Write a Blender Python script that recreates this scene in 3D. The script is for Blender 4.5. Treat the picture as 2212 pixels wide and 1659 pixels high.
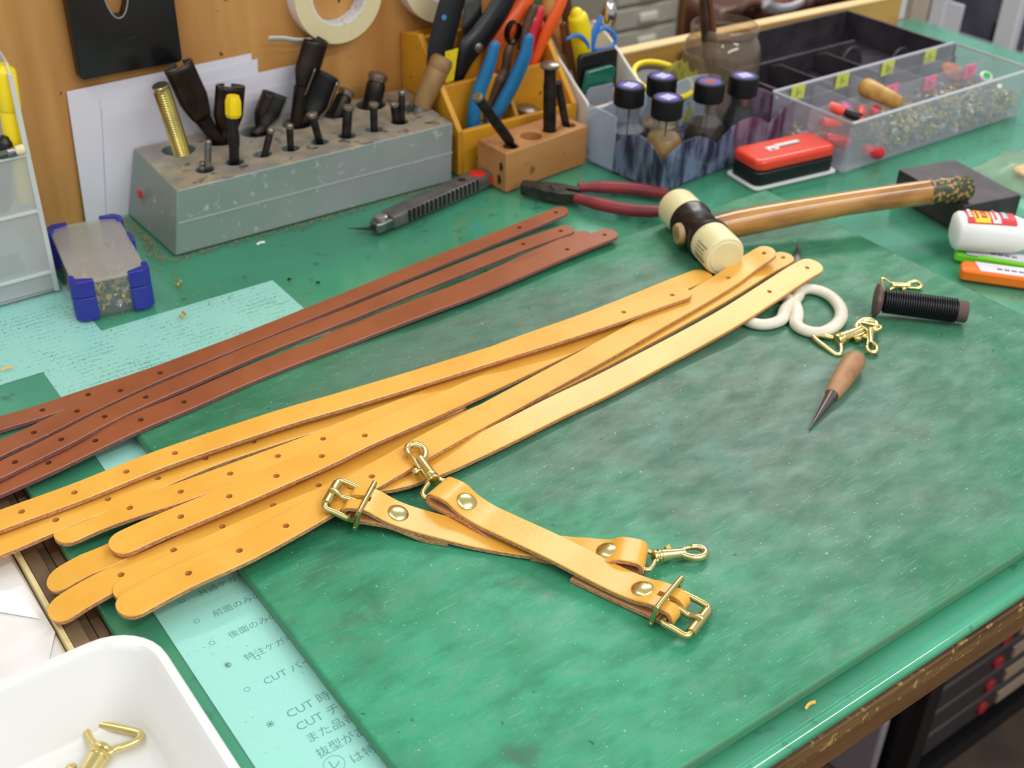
import bpy, bmesh, math, random
from mathutils import Vector, Matrix

for o in list(bpy.data.objects): bpy.data.objects.remove(o, do_unlink=True)
scene = bpy.context.scene
COL = scene.collection
random.seed(7)

# ------------------------------------------------------------------ camera
# table top surface is z = 0; x runs along the bench, y towards the plywood back board (metres)
CAM_H = 0.5
FPX = 2585.33; YAW, PITCH, ROLL = 0.64122528, 0.59021589, 0.02601911
def cam_axes():
    cy, sy, cp, sp = math.cos(YAW), math.sin(YAW), math.cos(PITCH), math.sin(PITCH)
    fwd = Vector((sy*cp, cy*cp, -sp)); right = Vector((cy, -sy, 0)); up = right.cross(fwd)
    c, s = math.cos(ROLL), math.sin(ROLL)
    return (c*right+s*up, -s*right+c*up, -fwd)
AX = cam_axes()
CAM = Vector((0, 0, CAM_H))
cam_d = bpy.data.cameras.new('camera'); cam = bpy.data.objects.new('camera', cam_d); COL.objects.link(cam)
cam.matrix_world = Matrix(((AX[0].x, AX[1].x, AX[2].x, CAM.x), (AX[0].y, AX[1].y, AX[2].y, CAM.y),
                           (AX[0].z, AX[1].z, AX[2].z, CAM.z), (0, 0, 0, 1)))
cam_d.sensor_width = 36; cam_d.lens = FPX/2212*36; cam_d.clip_start = 0.01; cam_d.clip_end = 50
cam_d.dof.use_dof = True; cam_d.dof.focus_distance = 0.74; cam_d.dof.aperture_fstop = 10.0
scene.camera = cam

# ------------------------------------------------------------------ world, lights, exposure
w = bpy.data.worlds.new('room_ambient'); scene.world = w; w.use_nodes = True
w.node_tree.nodes['Background'].inputs[0].default_value = (0.93, 0.97, 1.0, 1)
w.node_tree.nodes['Background'].inputs[1].default_value = 0.58
scene.view_settings.view_transform = 'Standard'; scene.view_settings.look = 'None'
scene.view_settings.exposure = 0.0; scene.view_settings.gamma = 1.0
scene.view_settings.use_curve_mapping = False
CEIL = 1.72
def tube_light(x, y, lx, ly, power):
    d = bpy.data.lights.new('fluorescent_lamp', 'AREA'); d.shape = 'RECTANGLE'; d.size = lx; d.size_y = ly
    d.energy = power; d.color = (1.0, 0.985, 0.95)
    o = bpy.data.objects.new('fluorescent_lamp', d); COL.objects.link(o); o.location = (x, y, CEIL-0.03)
    return o
LAMPS = [(1.15, -0.62, 1.7, 0.20, 21), (2.15, 1.70, 1.9, 0.20, 36), (2.6, 3.6, 1.9, 0.24, 8), (-0.35, 0.45, 0.24, 1.9, 11), (0.6, -1.6, 1.9, 0.2, 22)]
for L in LAMPS: tube_light(*L)

# ------------------------------------------------------------------ pixel -> place helpers
def ray(px, py):
    a, b = (px-1106)/FPX, -(py-829.5)/FPX
    return AX[0]*a + AX[1]*b - AX[2]
def P(px, py, z=0.0):
    d = ray(px, py); return CAM + d*((z-CAM.z)/d.z)
def PY(px, py, y):
    d = ray(px, py); return CAM + d*(y/d.y)
def PX(px, py, x):
    d = ray(px, py); return CAM + d*(x/d.x)
def pix(p):
    v = Vector(p)-CAM; c = (v.dot(AX[0]), v.dot(AX[1]), v.dot(AX[2]))
    return (1106+FPX*c[0]/-c[2], 829.5-FPX*c[1]/-c[2])

# ------------------------------------------------------------------ materials
def lin(c):
    out = []
    for v in c[:3]:
        v /= 255.0
        out.append(v/12.92 if v <= 0.04045 else ((v+0.055)/1.055)**2.4)
    return (*out, 1)
MATS = {}
def nd(nt, t, **k):
    n = nt.nodes.new(t)
    for a, b in k.items(): setattr(n, a, b)
    return n
def pm(name, col, rough=0.5, metal=0.0, col2=None, ns=40, lo=0.4, hi=0.65, bump=0.0, bs=200, stretch=(1, 1, 1),
       spots=None, sps=120, splo=0.62, sphi=0.68, spec=0.5, coat=0.0, dist=0.0, detail=6, sss=0):
    """principled material: base colour, optional second colour by noise, optional small spots, optional bump"""
    if name in MATS: return MATS[name]
    m = bpy.data.materials.new(name); m.use_nodes = True; nt = m.node_tree
    b = nt.nodes['Principled BSDF']
    b.inputs['Base Color'].default_value = lin(col); b.inputs['Roughness'].default_value = rough
    b.inputs['Metallic'].default_value = metal; b.inputs['Specular IOR Level'].default_value = spec
    if coat: b.inputs['Coat Weight'].default_value = coat; b.inputs['Coat Roughness'].default_value = 0.15
    if sss: b.inputs['Subsurface Weight'].default_value = sss; b.inputs['Subsurface Radius'].default_value = (.004, .004, .003)
    tc = nd(nt, 'ShaderNodeTexCoord'); mp = nd(nt, 'ShaderNodeMapping'); mp.inputs['Scale'].default_value = stretch
    nt.links.new(tc.outputs['Object'], mp.inputs['Vector'])
    last = None
    def ramp(src, a, z):
        r = nd(nt, 'ShaderNodeMapRange'); r.inputs[1].default_value = a; r.inputs[2].default_value = z
        nt.links.new(src, r.inputs[0]); return r.outputs[0]
    def mixc(fac, A, B):
        x = nd(nt, 'ShaderNodeMix', data_type='RGBA'); nt.links.new(fac, x.inputs[0])
        if isinstance(A, tuple): x.inputs[6].default_value = A
        else: nt.links.new(A, x.inputs[6])
        if isinstance(B, tuple): x.inputs[7].default_value = B
        else: nt.links.new(B, x.inputs[7])
        return x.outputs[2]
    if col2:
        n = nd(nt, 'ShaderNodeTexNoise'); n.inputs['Scale'].default_value = ns; n.inputs['Detail'].default_value = detail
        n.inputs['Distortion'].default_value = dist
        nt.links.new(mp.outputs[0], n.inputs['Vector'])
        last = mixc(ramp(n.outputs[0], lo, hi), lin(col), lin(col2))
    if spots:
        n = nd(nt, 'ShaderNodeTexNoise'); n.inputs['Scale'].default_value = sps; n.inputs['Detail'].default_value = 3
        nt.links.new(tc.outputs['Object'], n.inputs['Vector'])
        last = mixc(ramp(n.outputs[0], splo, sphi), last if last else lin(col), lin(spots))
    if last: nt.links.new(last, b.inputs['Base Color'])
    if bump:
        n = nd(nt, 'ShaderNodeTexNoise'); n.inputs['Scale'].default_value = bs; n.inputs['Detail'].default_value = 4
        nt.links.new(mp.outputs[0], n.inputs['Vector'])
        bp = nd(nt, 'ShaderNodeBump'); bp.inputs['Strength'].default_value = bump; bp.inputs['Distance'].default_value = 0.001
        nt.links.new(n.outputs[0], bp.inputs['Height']); nt.links.new(bp.outputs[0], b.inputs['Normal'])
    MATS[name] = m; return m
def clear(name, tint, gloss=0.12, milk=0.0, milkcol=(235, 238, 240), rough=0.06, marks=None, ms=60, mlo=.6, mhi=.7, mst=(1, 1, 1)):
    """see-through plastic or glass: tinted transparent + a milky share + mirror layer"""
    if name in MATS: return MATS[name]
    m = bpy.data.materials.new(name); m.use_nodes = True; nt = m.node_tree; nt.nodes.clear()
    out = nd(nt, 'ShaderNodeOutputMaterial')
    tr = nd(nt, 'ShaderNodeBsdfTransparent'); tr.inputs[0].default_value = (*tint, 1)
    df = nd(nt, 'ShaderNodeBsdfDiffuse'); df.inputs[0].default_value = lin(milkcol)
    gl = nd(nt, 'ShaderNodeBsdfGlossy'); gl.inputs['Roughness'].default_value = rough
    m1 = nd(nt, 'ShaderNodeMixShader'); m1.inputs[0].default_value = milk
    nt.links.new(tr.outputs[0], m1.inputs[1]); nt.links.new(df.outputs[0], m1.inputs[2])
    cur = m1
    if marks:
        tc = nd(nt, 'ShaderNodeTexCoord'); mp = nd(nt, 'ShaderNodeMapping'); mp.inputs['Scale'].default_value = mst
        nt.links.new(tc.outputs['Object'], mp.inputs['Vector'])
        n = nd(nt, 'ShaderNodeTexNoise'); n.inputs['Scale'].default_value = ms; n.inputs['Detail'].default_value = 5
        nt.links.new(mp.outputs[0], n.inputs['Vector'])
        r = nd(nt, 'ShaderNodeMapRange'); r.inputs[1].default_value = mlo; r.inputs[2].default_value = mhi; r.inputs[4].default_value = 0.85
        nt.links.new(n.outputs[0], r.inputs[0])
        dk = nd(nt, 'ShaderNodeBsdfDiffuse'); dk.inputs[0].default_value = lin(marks)
        m3 = nd(nt, 'ShaderNodeMixShader'); nt.links.new(r.outputs[0], m3.inputs[0])
        nt.links.new(m1.outputs[0], m3.inputs[1]); nt.links.new(dk.outputs[0], m3.inputs[2]); cur = m3
    lw = nd(nt, 'ShaderNodeLayerWeight'); lw.inputs[0].default_value = 0.5     # mirror share rises towards grazing angles
    pw = nd(nt, 'ShaderNodeMath', operation='POWER'); pw.inputs[1].default_value = 5.0; nt.links.new(lw.outputs['Facing'], pw.inputs[0])
    mu = nd(nt, 'ShaderNodeMath', operation='MULTIPLY_ADD'); mu.inputs[1].default_value = 0.8; mu.inputs[2].default_value = 0.02+gloss*0.12
    nt.links.new(pw.outputs[0], mu.inputs[0])
    m2 = nd(nt, 'ShaderNodeMixShader'); nt.links.new(mu.outputs[0], m2.inputs[0])
    nt.links.new(cur.outputs[0], m2.inputs[1]); nt.links.new(gl.outputs[0], m2.inputs[2])
    nt.links.new(m2.outputs[0], out.inputs[0])
    MATS[name] = m; return m

# ------------------------------------------------------------------ mesh builder
class MB:
    def __init__(s, T=None):
        s.v, s.f, s.m = [], [], []; s.T = T
    def add(s, vs, fs, mi=0):
        o = len(s.v)
        s.v += [(s.T @ Vector(p)) if s.T else Vector(p) for p in vs]
        s.f += [tuple(i+o for i in f) for f in fs]; s.m += [mi]*len(fs); return s
    def hexa(s, p, mi=0):   # 4 bottom, 4 top
        return s.add(p, [(3, 2, 1, 0), (4, 5, 6, 7), (0, 1, 5, 4), (1, 2, 6, 5), (2, 3, 7, 6), (3, 0, 4, 7)], mi)
    def box(s, x0, x1, y0, y1, z0, z1, mi=0):
        return s.hexa([(x0, y0, z0), (x1, y0, z0), (x1, y1, z0), (x0, y1, z0), (x0, y0, z1), (x1, y0, z1), (x1, y1, z1), (x0, y1, z1)], mi)
    def lathe(s, p0, p1, prof, n=20, mi=0, cap=True):
        """profile [(radius, t)] with t metres along p0->p1 direction"""
        p0, p1 = Vector(p0), Vector(p1); d = (p1-p0).normalized()
        a = d.orthogonal().normalized(); b = d.cross(a)
        vs, fs = [], []
        for r, t in prof:
            for k in range(n):
                an = 2*math.pi*k/n
                vs.append(p0+d*t+(a*math.cos(an)+b*math.sin(an))*max(r, 1e-5))
        for i in range(len(prof)-1):
            for k in range(n):
                fs.append((i*n+k, i*n+(k+1) % n, (i+1)*n+(k+1) % n, (i+1)*n+k))
        if cap:
            fs.append(tuple(range(n-1, -1, -1))); fs.append(tuple((len(prof)-1)*n+k for k in range(n)))
        return s.add(vs, fs, mi)
    def cyl(s, p0, p1, r0, r1=None, n=18, mi=0):
        L = (Vector(p1)-Vector(p0)).length
        return s.lathe(p0, p1, [(r0, 0), (r0 if r1 is None else r1, L)], n, mi)
    def rod(s, p0, p1, r, e=None, n=18, mi=0, r1=None):   # cylinder with rounded ends
        L = (Vector(p1)-Vector(p0)).length; e = r*.5 if e is None else e; r1 = r if r1 is None else r1
        return s.lathe(p0, p1, [(r-e, 0), (r-.3*e, .3*e), (r, e), (r1, L-e), (r1-.3*e, L-.3*e), (r1-e, L)], n, mi)
    def ball(s, c, r, n=14, mi=0, sz=1.0):
        prof = [(r*math.sin(math.pi*i/10), -r*sz*math.cos(math.pi*i/10)) for i in range(11)]
        c = Vector(c); return s.lathe(c, c+Vector((0, 0, 1)), prof, n, mi)
    def tube(s, pts, r, n=10, closed=False, mi=0, flat=None):
        pts = [Vector(p) for p in pts]; N = len(pts)
        rr = r if isinstance(r, (list, tuple)) else [r]*N
        vs, fs = [], []; prev = None
        for i, p in enumerate(pts):
            if closed: t = (pts[(i+1) % N]-pts[i-1])
            else: t = pts[min(i+1, N-1)]-pts[max(i-1, 0)]
            t.normalize()
            if prev is None: a = t.orthogonal().normalized() if flat is None else (Vector(flat)-t*t.dot(Vector(flat))).normalized()
            else:
                a = (prev-t*t.dot(prev)).normalized() if flat is None else (Vector(flat)-t*t.dot(Vector(flat))).normalized()
            prev = a; b = t.cross(a)
            ra = rr[i]; rb = ra
            if isinstance(ra, (tuple, list)): ra, rb = ra
            for k in range(n):
                an = 2*math.pi*k/n; vs.append(p+a*math.cos(an)*ra+b*math.sin(an)*rb)
        for i in range(N if closed else N-1):
            j = (i+1) % N
            for k in range(n): fs.append((i*n+k, i*n+(k+1) % n, j*n+(k+1) % n, j*n+k))
        if not closed: fs.append(tuple(range(n-1, -1, -1))); fs.append(tuple((N-1)*n+k for k in range(n)))
        return s.add(vs, fs, mi)
    def prism(s, poly, o, ux, uy, th, mi=0):
        """2D outline extruded by th along ux x uy, starting at o"""
        o, ux, uy = Vector(o), Vector(ux), Vector(uy); nn = ux.cross(uy).normalized()*th; n = len(poly)
        vs = [o+ux*a+uy*b for a, b in poly]; vs += [p+nn for p in vs]
        fs = [tuple(range(n-1, -1, -1)), tuple(range(n, 2*n))]+[(i, (i+1) % n, n+(i+1) % n, n+i) for i in range(n)]
        return s.add(vs, fs, mi)
WO = {}
def put(o, label=None, cat=None, group=None, kind=None):
    if label: o['label'] = label
    if cat: o['category'] = cat
    if group: o['group'] = group
    if kind: o['kind'] = kind
    return o
def build(mb, name, mats, parent=None, bevel=0, seg=2, smooth=40, **k):
    me = bpy.data.meshes.new(name)
    vs = mb.v
    lo = Vector([min(p[i] for p in vs) for i in range(3)]); hi = Vector([max(p[i] for p in vs) for i in range(3)])
    org = Vector(((lo.x+hi.x)/2, (lo.y+hi.y)/2, lo.z))
    me.from_pydata([tuple(p-org) for p in vs], [], mb.f)
    if not isinstance(mats, (list, tuple)): mats = [mats]
    for m in mats: me.materials.append(m)
    me.polygons.foreach_set('material_index', mb.m)
    bm = bmesh.new(); bm.from_mesh(me); bmesh.ops.recalc_face_normals(bm, faces=bm.faces); bm.to_mesh(me); bm.free()
    me.polygons.foreach_set('use_smooth', [True]*len(me.polygons)); me.set_sharp_from_angle(angle=math.radians(smooth))
    o = bpy.data.objects.new(name, me); COL.objects.link(o); WO[o.name] = org
    o.location = org
    if parent: o.parent = parent; o.location = org-WO[parent.name]
    if bevel:
        b = o.modifiers.new('bevel', 'BEVEL'); b.width = bevel; b.segments = seg; b.limit_method = 'ANGLE'; b.angle_limit = math.radians(35)
        b.harden_normals = False
    return put(o, **k)
def empty(name, loc, label, cat, group=None, kind=None):
    o = bpy.data.objects.new(name, None); COL.objects.link(o); o.location = loc; WO[o.name] = Vector(loc)
    o.empty_display_size = .02
    return put(o, label, cat, group, kind)
def carve(o, mb):
    """cut the closed solids of mb (world coordinates) out of object o"""
    me = bpy.data.meshes.new('cutter'); me.from_pydata([tuple(p) for p in mb.v], [], mb.f)
    bm = bmesh.new(); bm.from_mesh(me); bmesh.ops.recalc_face_normals(bm, faces=bm.faces); bm.to_mesh(me); bm.free()
    c = bpy.data.objects.new('cutter', me); COL.objects.link(c)
    par = o.parent; loc = o.location.copy(); o.parent = None; o.location = WO[o.name]
    md = o.modifiers.new('cut', 'BOOLEAN'); md.object = c; md.operation = 'DIFFERENCE'; md.solver = 'EXACT'
    bpy.context.view_layer.update()
    new = bpy.data.meshes.new_from_object(o.evaluated_get(bpy.context.evaluated_depsgraph_get()))
    o.modifiers.clear(); o.data = new; o.parent = par; o.location = loc
    new.set_sharp_from_angle(angle=math.radians(40))
    bpy.data.objects.remove(c, do_unlink=True)
def smoothpath(pts, n=8, closed=False):
    """Catmull-Rom through the points"""
    pts = [Vector(p) for p in pts]; N = len(pts); out = []
    for i in range(N if closed else N-1):
        p1, p2 = pts[i], pts[(i+1) % N]
        p0 = pts[i-1] if (closed or i > 0) else p1*2-p2
        p3 = pts[(i+2) % N] if (closed or i+2 < N) else p2*2-p1
        for k in range(n):
            t = k/n
            out.append(0.5*((2*p1)+(p2-p0)*t+(2*p0-5*p1+4*p2-p3)*t*t+(3*p1-p0-3*p2+p3)*t*t*t))
    if not closed: out.append(pts[-1])
    return out
def text_mesh(body, size):
    """flat lettering as vertices and faces in its own x/y plane"""
    c = bpy.data.curves.new('lettering', 'FONT'); c.body = body; c.size = size; c.resolution_u = 2
    o = bpy.data.objects.new('lettering', c); COL.objects.link(o); bpy.context.view_layer.update()
    me = bpy.data.meshes.new_from_object(o.evaluated_get(bpy.context.evaluated_depsgraph_get()))
    vs = [v.co.copy() for v in me.vertices]; fs = [tuple(p.vertices) for p in me.polygons]
    bpy.data.objects.remove(o, do_unlink=True); bpy.data.curves.remove(c); bpy.data.meshes.remove(me)
    return vs, fs
def letter(mb, body, size, o, ux, uy, mi=0, sx=1.0):
    vs, fs = text_mesh(body, size); o, ux, uy = Vector(o), Vector(ux), Vector(uy)
    if vs: mb.add([o+ux*v.x*sx+uy*v.y for v in vs], fs, mi)
    return mb
def rrect(w, h, r, n=5):
    """rounded rectangle outline centred at 0"""
    out = []
    for cx, cy, a0 in ((w/2-r, h/2-r, 0), (-w/2+r, h/2-r, 90), (-w/2+r, -h/2+r, 180), (w/2-r, -h/2+r, 270)):
        for k in range(n+1):
            a = math.radians(a0+90*k/n); out.append((cx+r*math.cos(a), cy+r*math.sin(a)))
    return out
X, Y, Z = Vector((1, 0, 0)), Vector((0, 1, 0)), Vector((0, 0, 1))
# ================================================================== room shell
m_floor = pm('floor_boards', (92, 74, 58), .6, col2=(60, 48, 40), ns=9, bump=.1)
m_ply = pm('plywood', (202, 150, 84), .5, col2=(174, 116, 56), ns=24, stretch=(1, 1, .09), lo=.35, hi=.75, spots=(70, 42, 20), sps=95, splo=.73, sphi=.76, bump=.05, dist=.6)
m_rail = pm('pale_rail_wood', (206, 156, 84), .5, col2=(186, 132, 62), ns=16, stretch=(.15, 1, 1))
m_railtop = pm('rail_top_wood', (238, 204, 146), .5, col2=(226, 186, 124), ns=16, stretch=(.15, 1, 1))
build(MB().box(-3, 5, -3, 4.2, -.80, -.75), 'floor', m_floor, kind='structure')
m_farwall = pm('far_wall', (178, 160, 134), .8, col2=(165, 148, 122), ns=3)
build(MB().box(-3, 5, 4.2, 4.25, -.75, CEIL), 'wall_far', m_farwall, kind='structure')
WALL_Y = 1.040
wall_r = PY(1228, 0, WALL_Y).x
build(MB().box(-.35, wall_r, WALL_Y, WALL_Y+.015, -.02, .62), 'wall_back', m_ply, kind='structure', bevel=.0008)

# ================================================================== workbench
m_edge1 = pm('bench_edge_brown', (112, 72, 38), .6, col2=(84, 54, 28), ns=40, stretch=(.12, 1, 1), bump=.3, bs=120)
m_edge2 = pm('bench_edge_worn', (122, 90, 48), .65, col2=(76, 52, 28), ns=46, stretch=(.14, 1, 1.6), spots=(178, 138, 80), sps=150, splo=.58, sphi=.66, bump=1.0, bs=160)
m_edge3 = pm('bench_edge_lower', (118, 82, 42), .6, col2=(86, 58, 30), ns=36, stretch=(.12, 1, 1), bump=.4, bs=120)
m_basegreen = pm('green_base_vinyl', (78, 174, 134), .12, spec=1.0, coat=.6, col2=(52, 146, 106), ns=7, spots=(34, 92, 70), sps=70, splo=.63, sphi=.74)
TX0, TX1, TY0, TY1 = .111, 1.468, .247, 1.040
bench = empty('workbench', (.8, .65, -.75), 'long wooden workbench covered in green vinyl, with worn layered front edge', 'workbench')
build(MB().box(TX0-.006, TX1, TY0+.002, TY1+.04, -.0225, -.0120), 'edge_board', m_edge1, bench, bevel=.0008)
build(MB().box(TX0-.004, TX1, TY0+.0005, TY1+.04, -.0382, -.0236), 'edge_board', m_edge2, bench, bevel=.0012)
build(MB().box(TX0-.004, TX1, TY0+.003, TY1+.04, -.058, -.0394), 'edge_board', m_edge3, bench, bevel=.0008)
build(MB().box(TX0, TX1, TY0-.004, TY1, -.0118, -.0028), 'vinyl_cover', m_basegreen, bench, bevel=.0044, seg=6)
for lx in (.2, 1.40):
    for ly in (.33, .98): build(MB().box(lx-.03, lx+.03, ly-.03, ly+.03, -.75, -.058), 'leg', m_edge3, bench, bevel=.002)
# low frame along the left end of the bench
m_gapwood = pm('end_frame_wood', (122, 98, 72), .65, col2=(84, 64, 46), ns=40, stretch=(1, .15, 1), bump=.3)
m_cream = pm('cream_edging', (226, 208, 150), .5)
m_darkwood = pm('dark_end_board', (44, 32, 26), .7, col2=(70, 50, 36), ns=60)
build(MB().box(.0995, .1045, .18, 1.03, -.030, -.0115), 'end_board', m_gapwood, bench, bevel=.0006)
build(MB().box(.0895, .0988, .16, 1.03, -.030, -.006), 'end_board', m_gapwood, bench, bevel=.0006)
build(MB().box(.0862, .0892, .10, 1.03, -.030, -.0045), 'end_strip', m_cream, bench, bevel=.0004)
for yy in (.53, .60, .665):
    build(MB().box(.1046, .1106, yy, yy+.018, -.028, -.010), 'end_block', m_gapwood, bench, bevel=.0006)
# rail closing the back of the bench beside the plywood board
RY = 1.030
r0, r1 = P(1340, 205).x, PY(1947, 10, RY).x
rail = empty('back_rail', (1.15, RY, -.003), 'pale wooden rail standing along the back edge of the bench', 'rail')
build(MB().hexa([(wall_r-.05, RY, -.0028), (r1, RY, -.0028), (r1, RY+.015, -.0028), (wall_r-.05, RY+.015, -.0028), (wall_r-.05, RY, .0463), (r1, RY, .0360), (r1, RY+.015, .0360), (wall_r-.05, RY+.015, .0463)]), 'board', m_rail, rail)
build(MB().hexa([(wall_r-.05, RY-.001, .0464), (r1, RY-.001, .0361), (r1, RY+.016, .0361), (wall_r-.05, RY+.016, .0464), (wall_r-.05, RY-.001, .0500), (r1, RY-.001, .0392), (r1, RY+.016, .0392), (wall_r-.05, RY+.016, .0500)]), 'capping', m_railtop, rail, bevel=.0008)

# ------------------------------------------------------------------ sheets of notes under the clear vinyl
def notes_mat(name, dense):
    m = bpy.data.materials.new(name); m.use_nodes = True; nt = m.node_tree; b = nt.nodes['Principled BSDF']
    b.inputs['Roughness'].default_value = .8
    tc = nd(nt, 'ShaderNodeTexCoord')
    mp = nd(nt, 'ShaderNodeMapping'); mp.inputs['Scale'].default_value = (.55, 1, 1); nt.links.new(tc.outputs['Object'], mp.inputs['Vector'])
    n1 = nd(nt, 'ShaderNodeTexNoise'); n1.inputs['Scale'].default_value = 900; n1.inputs['Detail'].default_value = 2; nt.links.new(mp.outputs[0], n1.inputs['Vector'])
    wv = nd(nt, 'ShaderNodeTexWave', bands_direction='Y'); wv.inputs['Scale'].default_value = 52; wv.inputs['Distortion'].default_value = 1.2; wv.inputs['Detail Scale'].default_value = 2
    nt.links.new(tc.outputs['Object'], wv.inputs['Vector'])
    n2 = nd(nt, 'ShaderNodeTexNoise'); n2.inputs['Scale'].default_value = 26; n2.inputs['Detail'].default_value = 3; nt.links.new(tc.outputs['Object'], n2.inputs['Vector'])
    a = nd(nt, 'ShaderNodeMath', operation='MULTIPLY_ADD'); nt.links.new(wv.outputs['Fac'], a.inputs[0]); a.inputs[1].default_value = .16; nt.links.new(n1.outputs[0], a.inputs[2])
    c = nd(nt, 'ShaderNodeMath', operation='MULTIPLY_ADD'); nt.links.new(n2.outputs[0], c.inputs[0]); c.inputs[1].default_value = .5; nt.links.new(a.outputs[0], c.inputs[2])
    r = nd(nt, 'ShaderNodeMapRange'); r.inputs[1].default_value = .98-dense; r.inputs[2].default_value = 1.06-dense; r.inputs[4].default_value = .7; nt.links.new(c.outputs[0], r.inputs[0])
    x = nd(nt, 'ShaderNodeMix', data_type='RGBA'); x.inputs[6].default_value = lin((250, 250, 250)); x.inputs[7].default_value = lin((70, 110, 120)); nt.links.new(r.outputs[0], x.inputs[0])
    nt.links.new(x.outputs[2], b.inputs['Base Color']); return m
m_notes = notes_mat('handwritten_notes', .03); m_print = notes_mat('printed_list', -.12)
m_ink = pm('pencil_ink', (138, 168, 170), .8)
zp = -.0026
def paper(name, x0, x1, y0, y1, label, mat, z=zp, rot=0):
    c = Vector(((x0+x1)/2, (y0+y1)/2, z)); T = Matrix.Translation(c) @ Matrix.Rotation(math.radians(rot), 4, 'Z')
    return build(MB(T).box(-(x1-x0)/2, (x1-x0)/2, -(y1-y0)/2, (y1-y0)/2, 0, .0002), name, mat, label=label, cat='paper')
paper('notes_sheet', .165, .372, .664, .846, 'sheet dense with tiny handwriting under the vinyl, below the blue-cornered case', m_notes)
paper('notes_sheet', .116, .222, .812, 1.0, 'aqua-tinted note sheet under the vinyl beneath the frosted pen rack', m_notes, zp+.0003)
paper('notes_sheet', .1605, .32, .560, .7635, 'blank-looking sheet under the vinyl between brown and tan straps', m_print, zp+.0003)
pr = paper('printed_list', .1355, .345, .262, .560, 'printed instruction list under the vinyl beside the white tray', m_print, zp+.0006)
lt = MB()
zt = zp+.00085
lines = [(431, 1288, '共通ケガキ', .0062), (463, 1333, '前面のみの', .0062), (497, 1379, '後面のみの', .0062), (532, 1428, '特注ケガキ', .0062), (573, 1480, 'CUT パーツ', .0070),
         (624, 1552, 'CUT 時は', .0078), (645, 1580, 'CUT チーム', .0078), (666, 1606, 'また品番', .0074), (689, 1638, '抜型がある', .0074), (762, 1650, 'は特注', .0074)]
for x, y, t, s in lines: letter(lt, t, s, P(x, y, zt), X, Y)
for x, y in ((388, 1305), (420, 1349), (453, 1396), (489, 1444), (529, 1497), (552, 1428)): letter(lt, '○', .0046, P(x, y, zt), X, Y)
letter(lt, '※', .0080, P(579, 1576, zt), X, Y)
cc_ = P(722, 1651, zt)
lt.tube([cc_+Vector((.0055*math.cos(a*math.pi/12), .0055*math.sin(a*math.pi/12), .00005)) for a in range(24)], .00015, n=5, closed=True)
letter(lt, 'レ', .0075, cc_-Vector((.0035, .0025, 0)), X, Y)
build(lt, 'lettering', m_ink, pr)
# ------------------------------------------------------------------ clear green vinyl over the notes
m_vinyl = clear('clear_green_vinyl', (.815, .969, .944), gloss=.1, milk=.075, milkcol=(150, 196, 176), rough=.16, marks=(30, 60, 50), ms=75, mlo=.72, mhi=.80)
build(MB().box(TX0+.0005, TX1-.001, TY0+.0025, TY1-.004, -.0014, 0), 'vinyl_sheet', m_vinyl, label='clear green vinyl sheet covering the whole bench top', cat='table cover')

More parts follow.
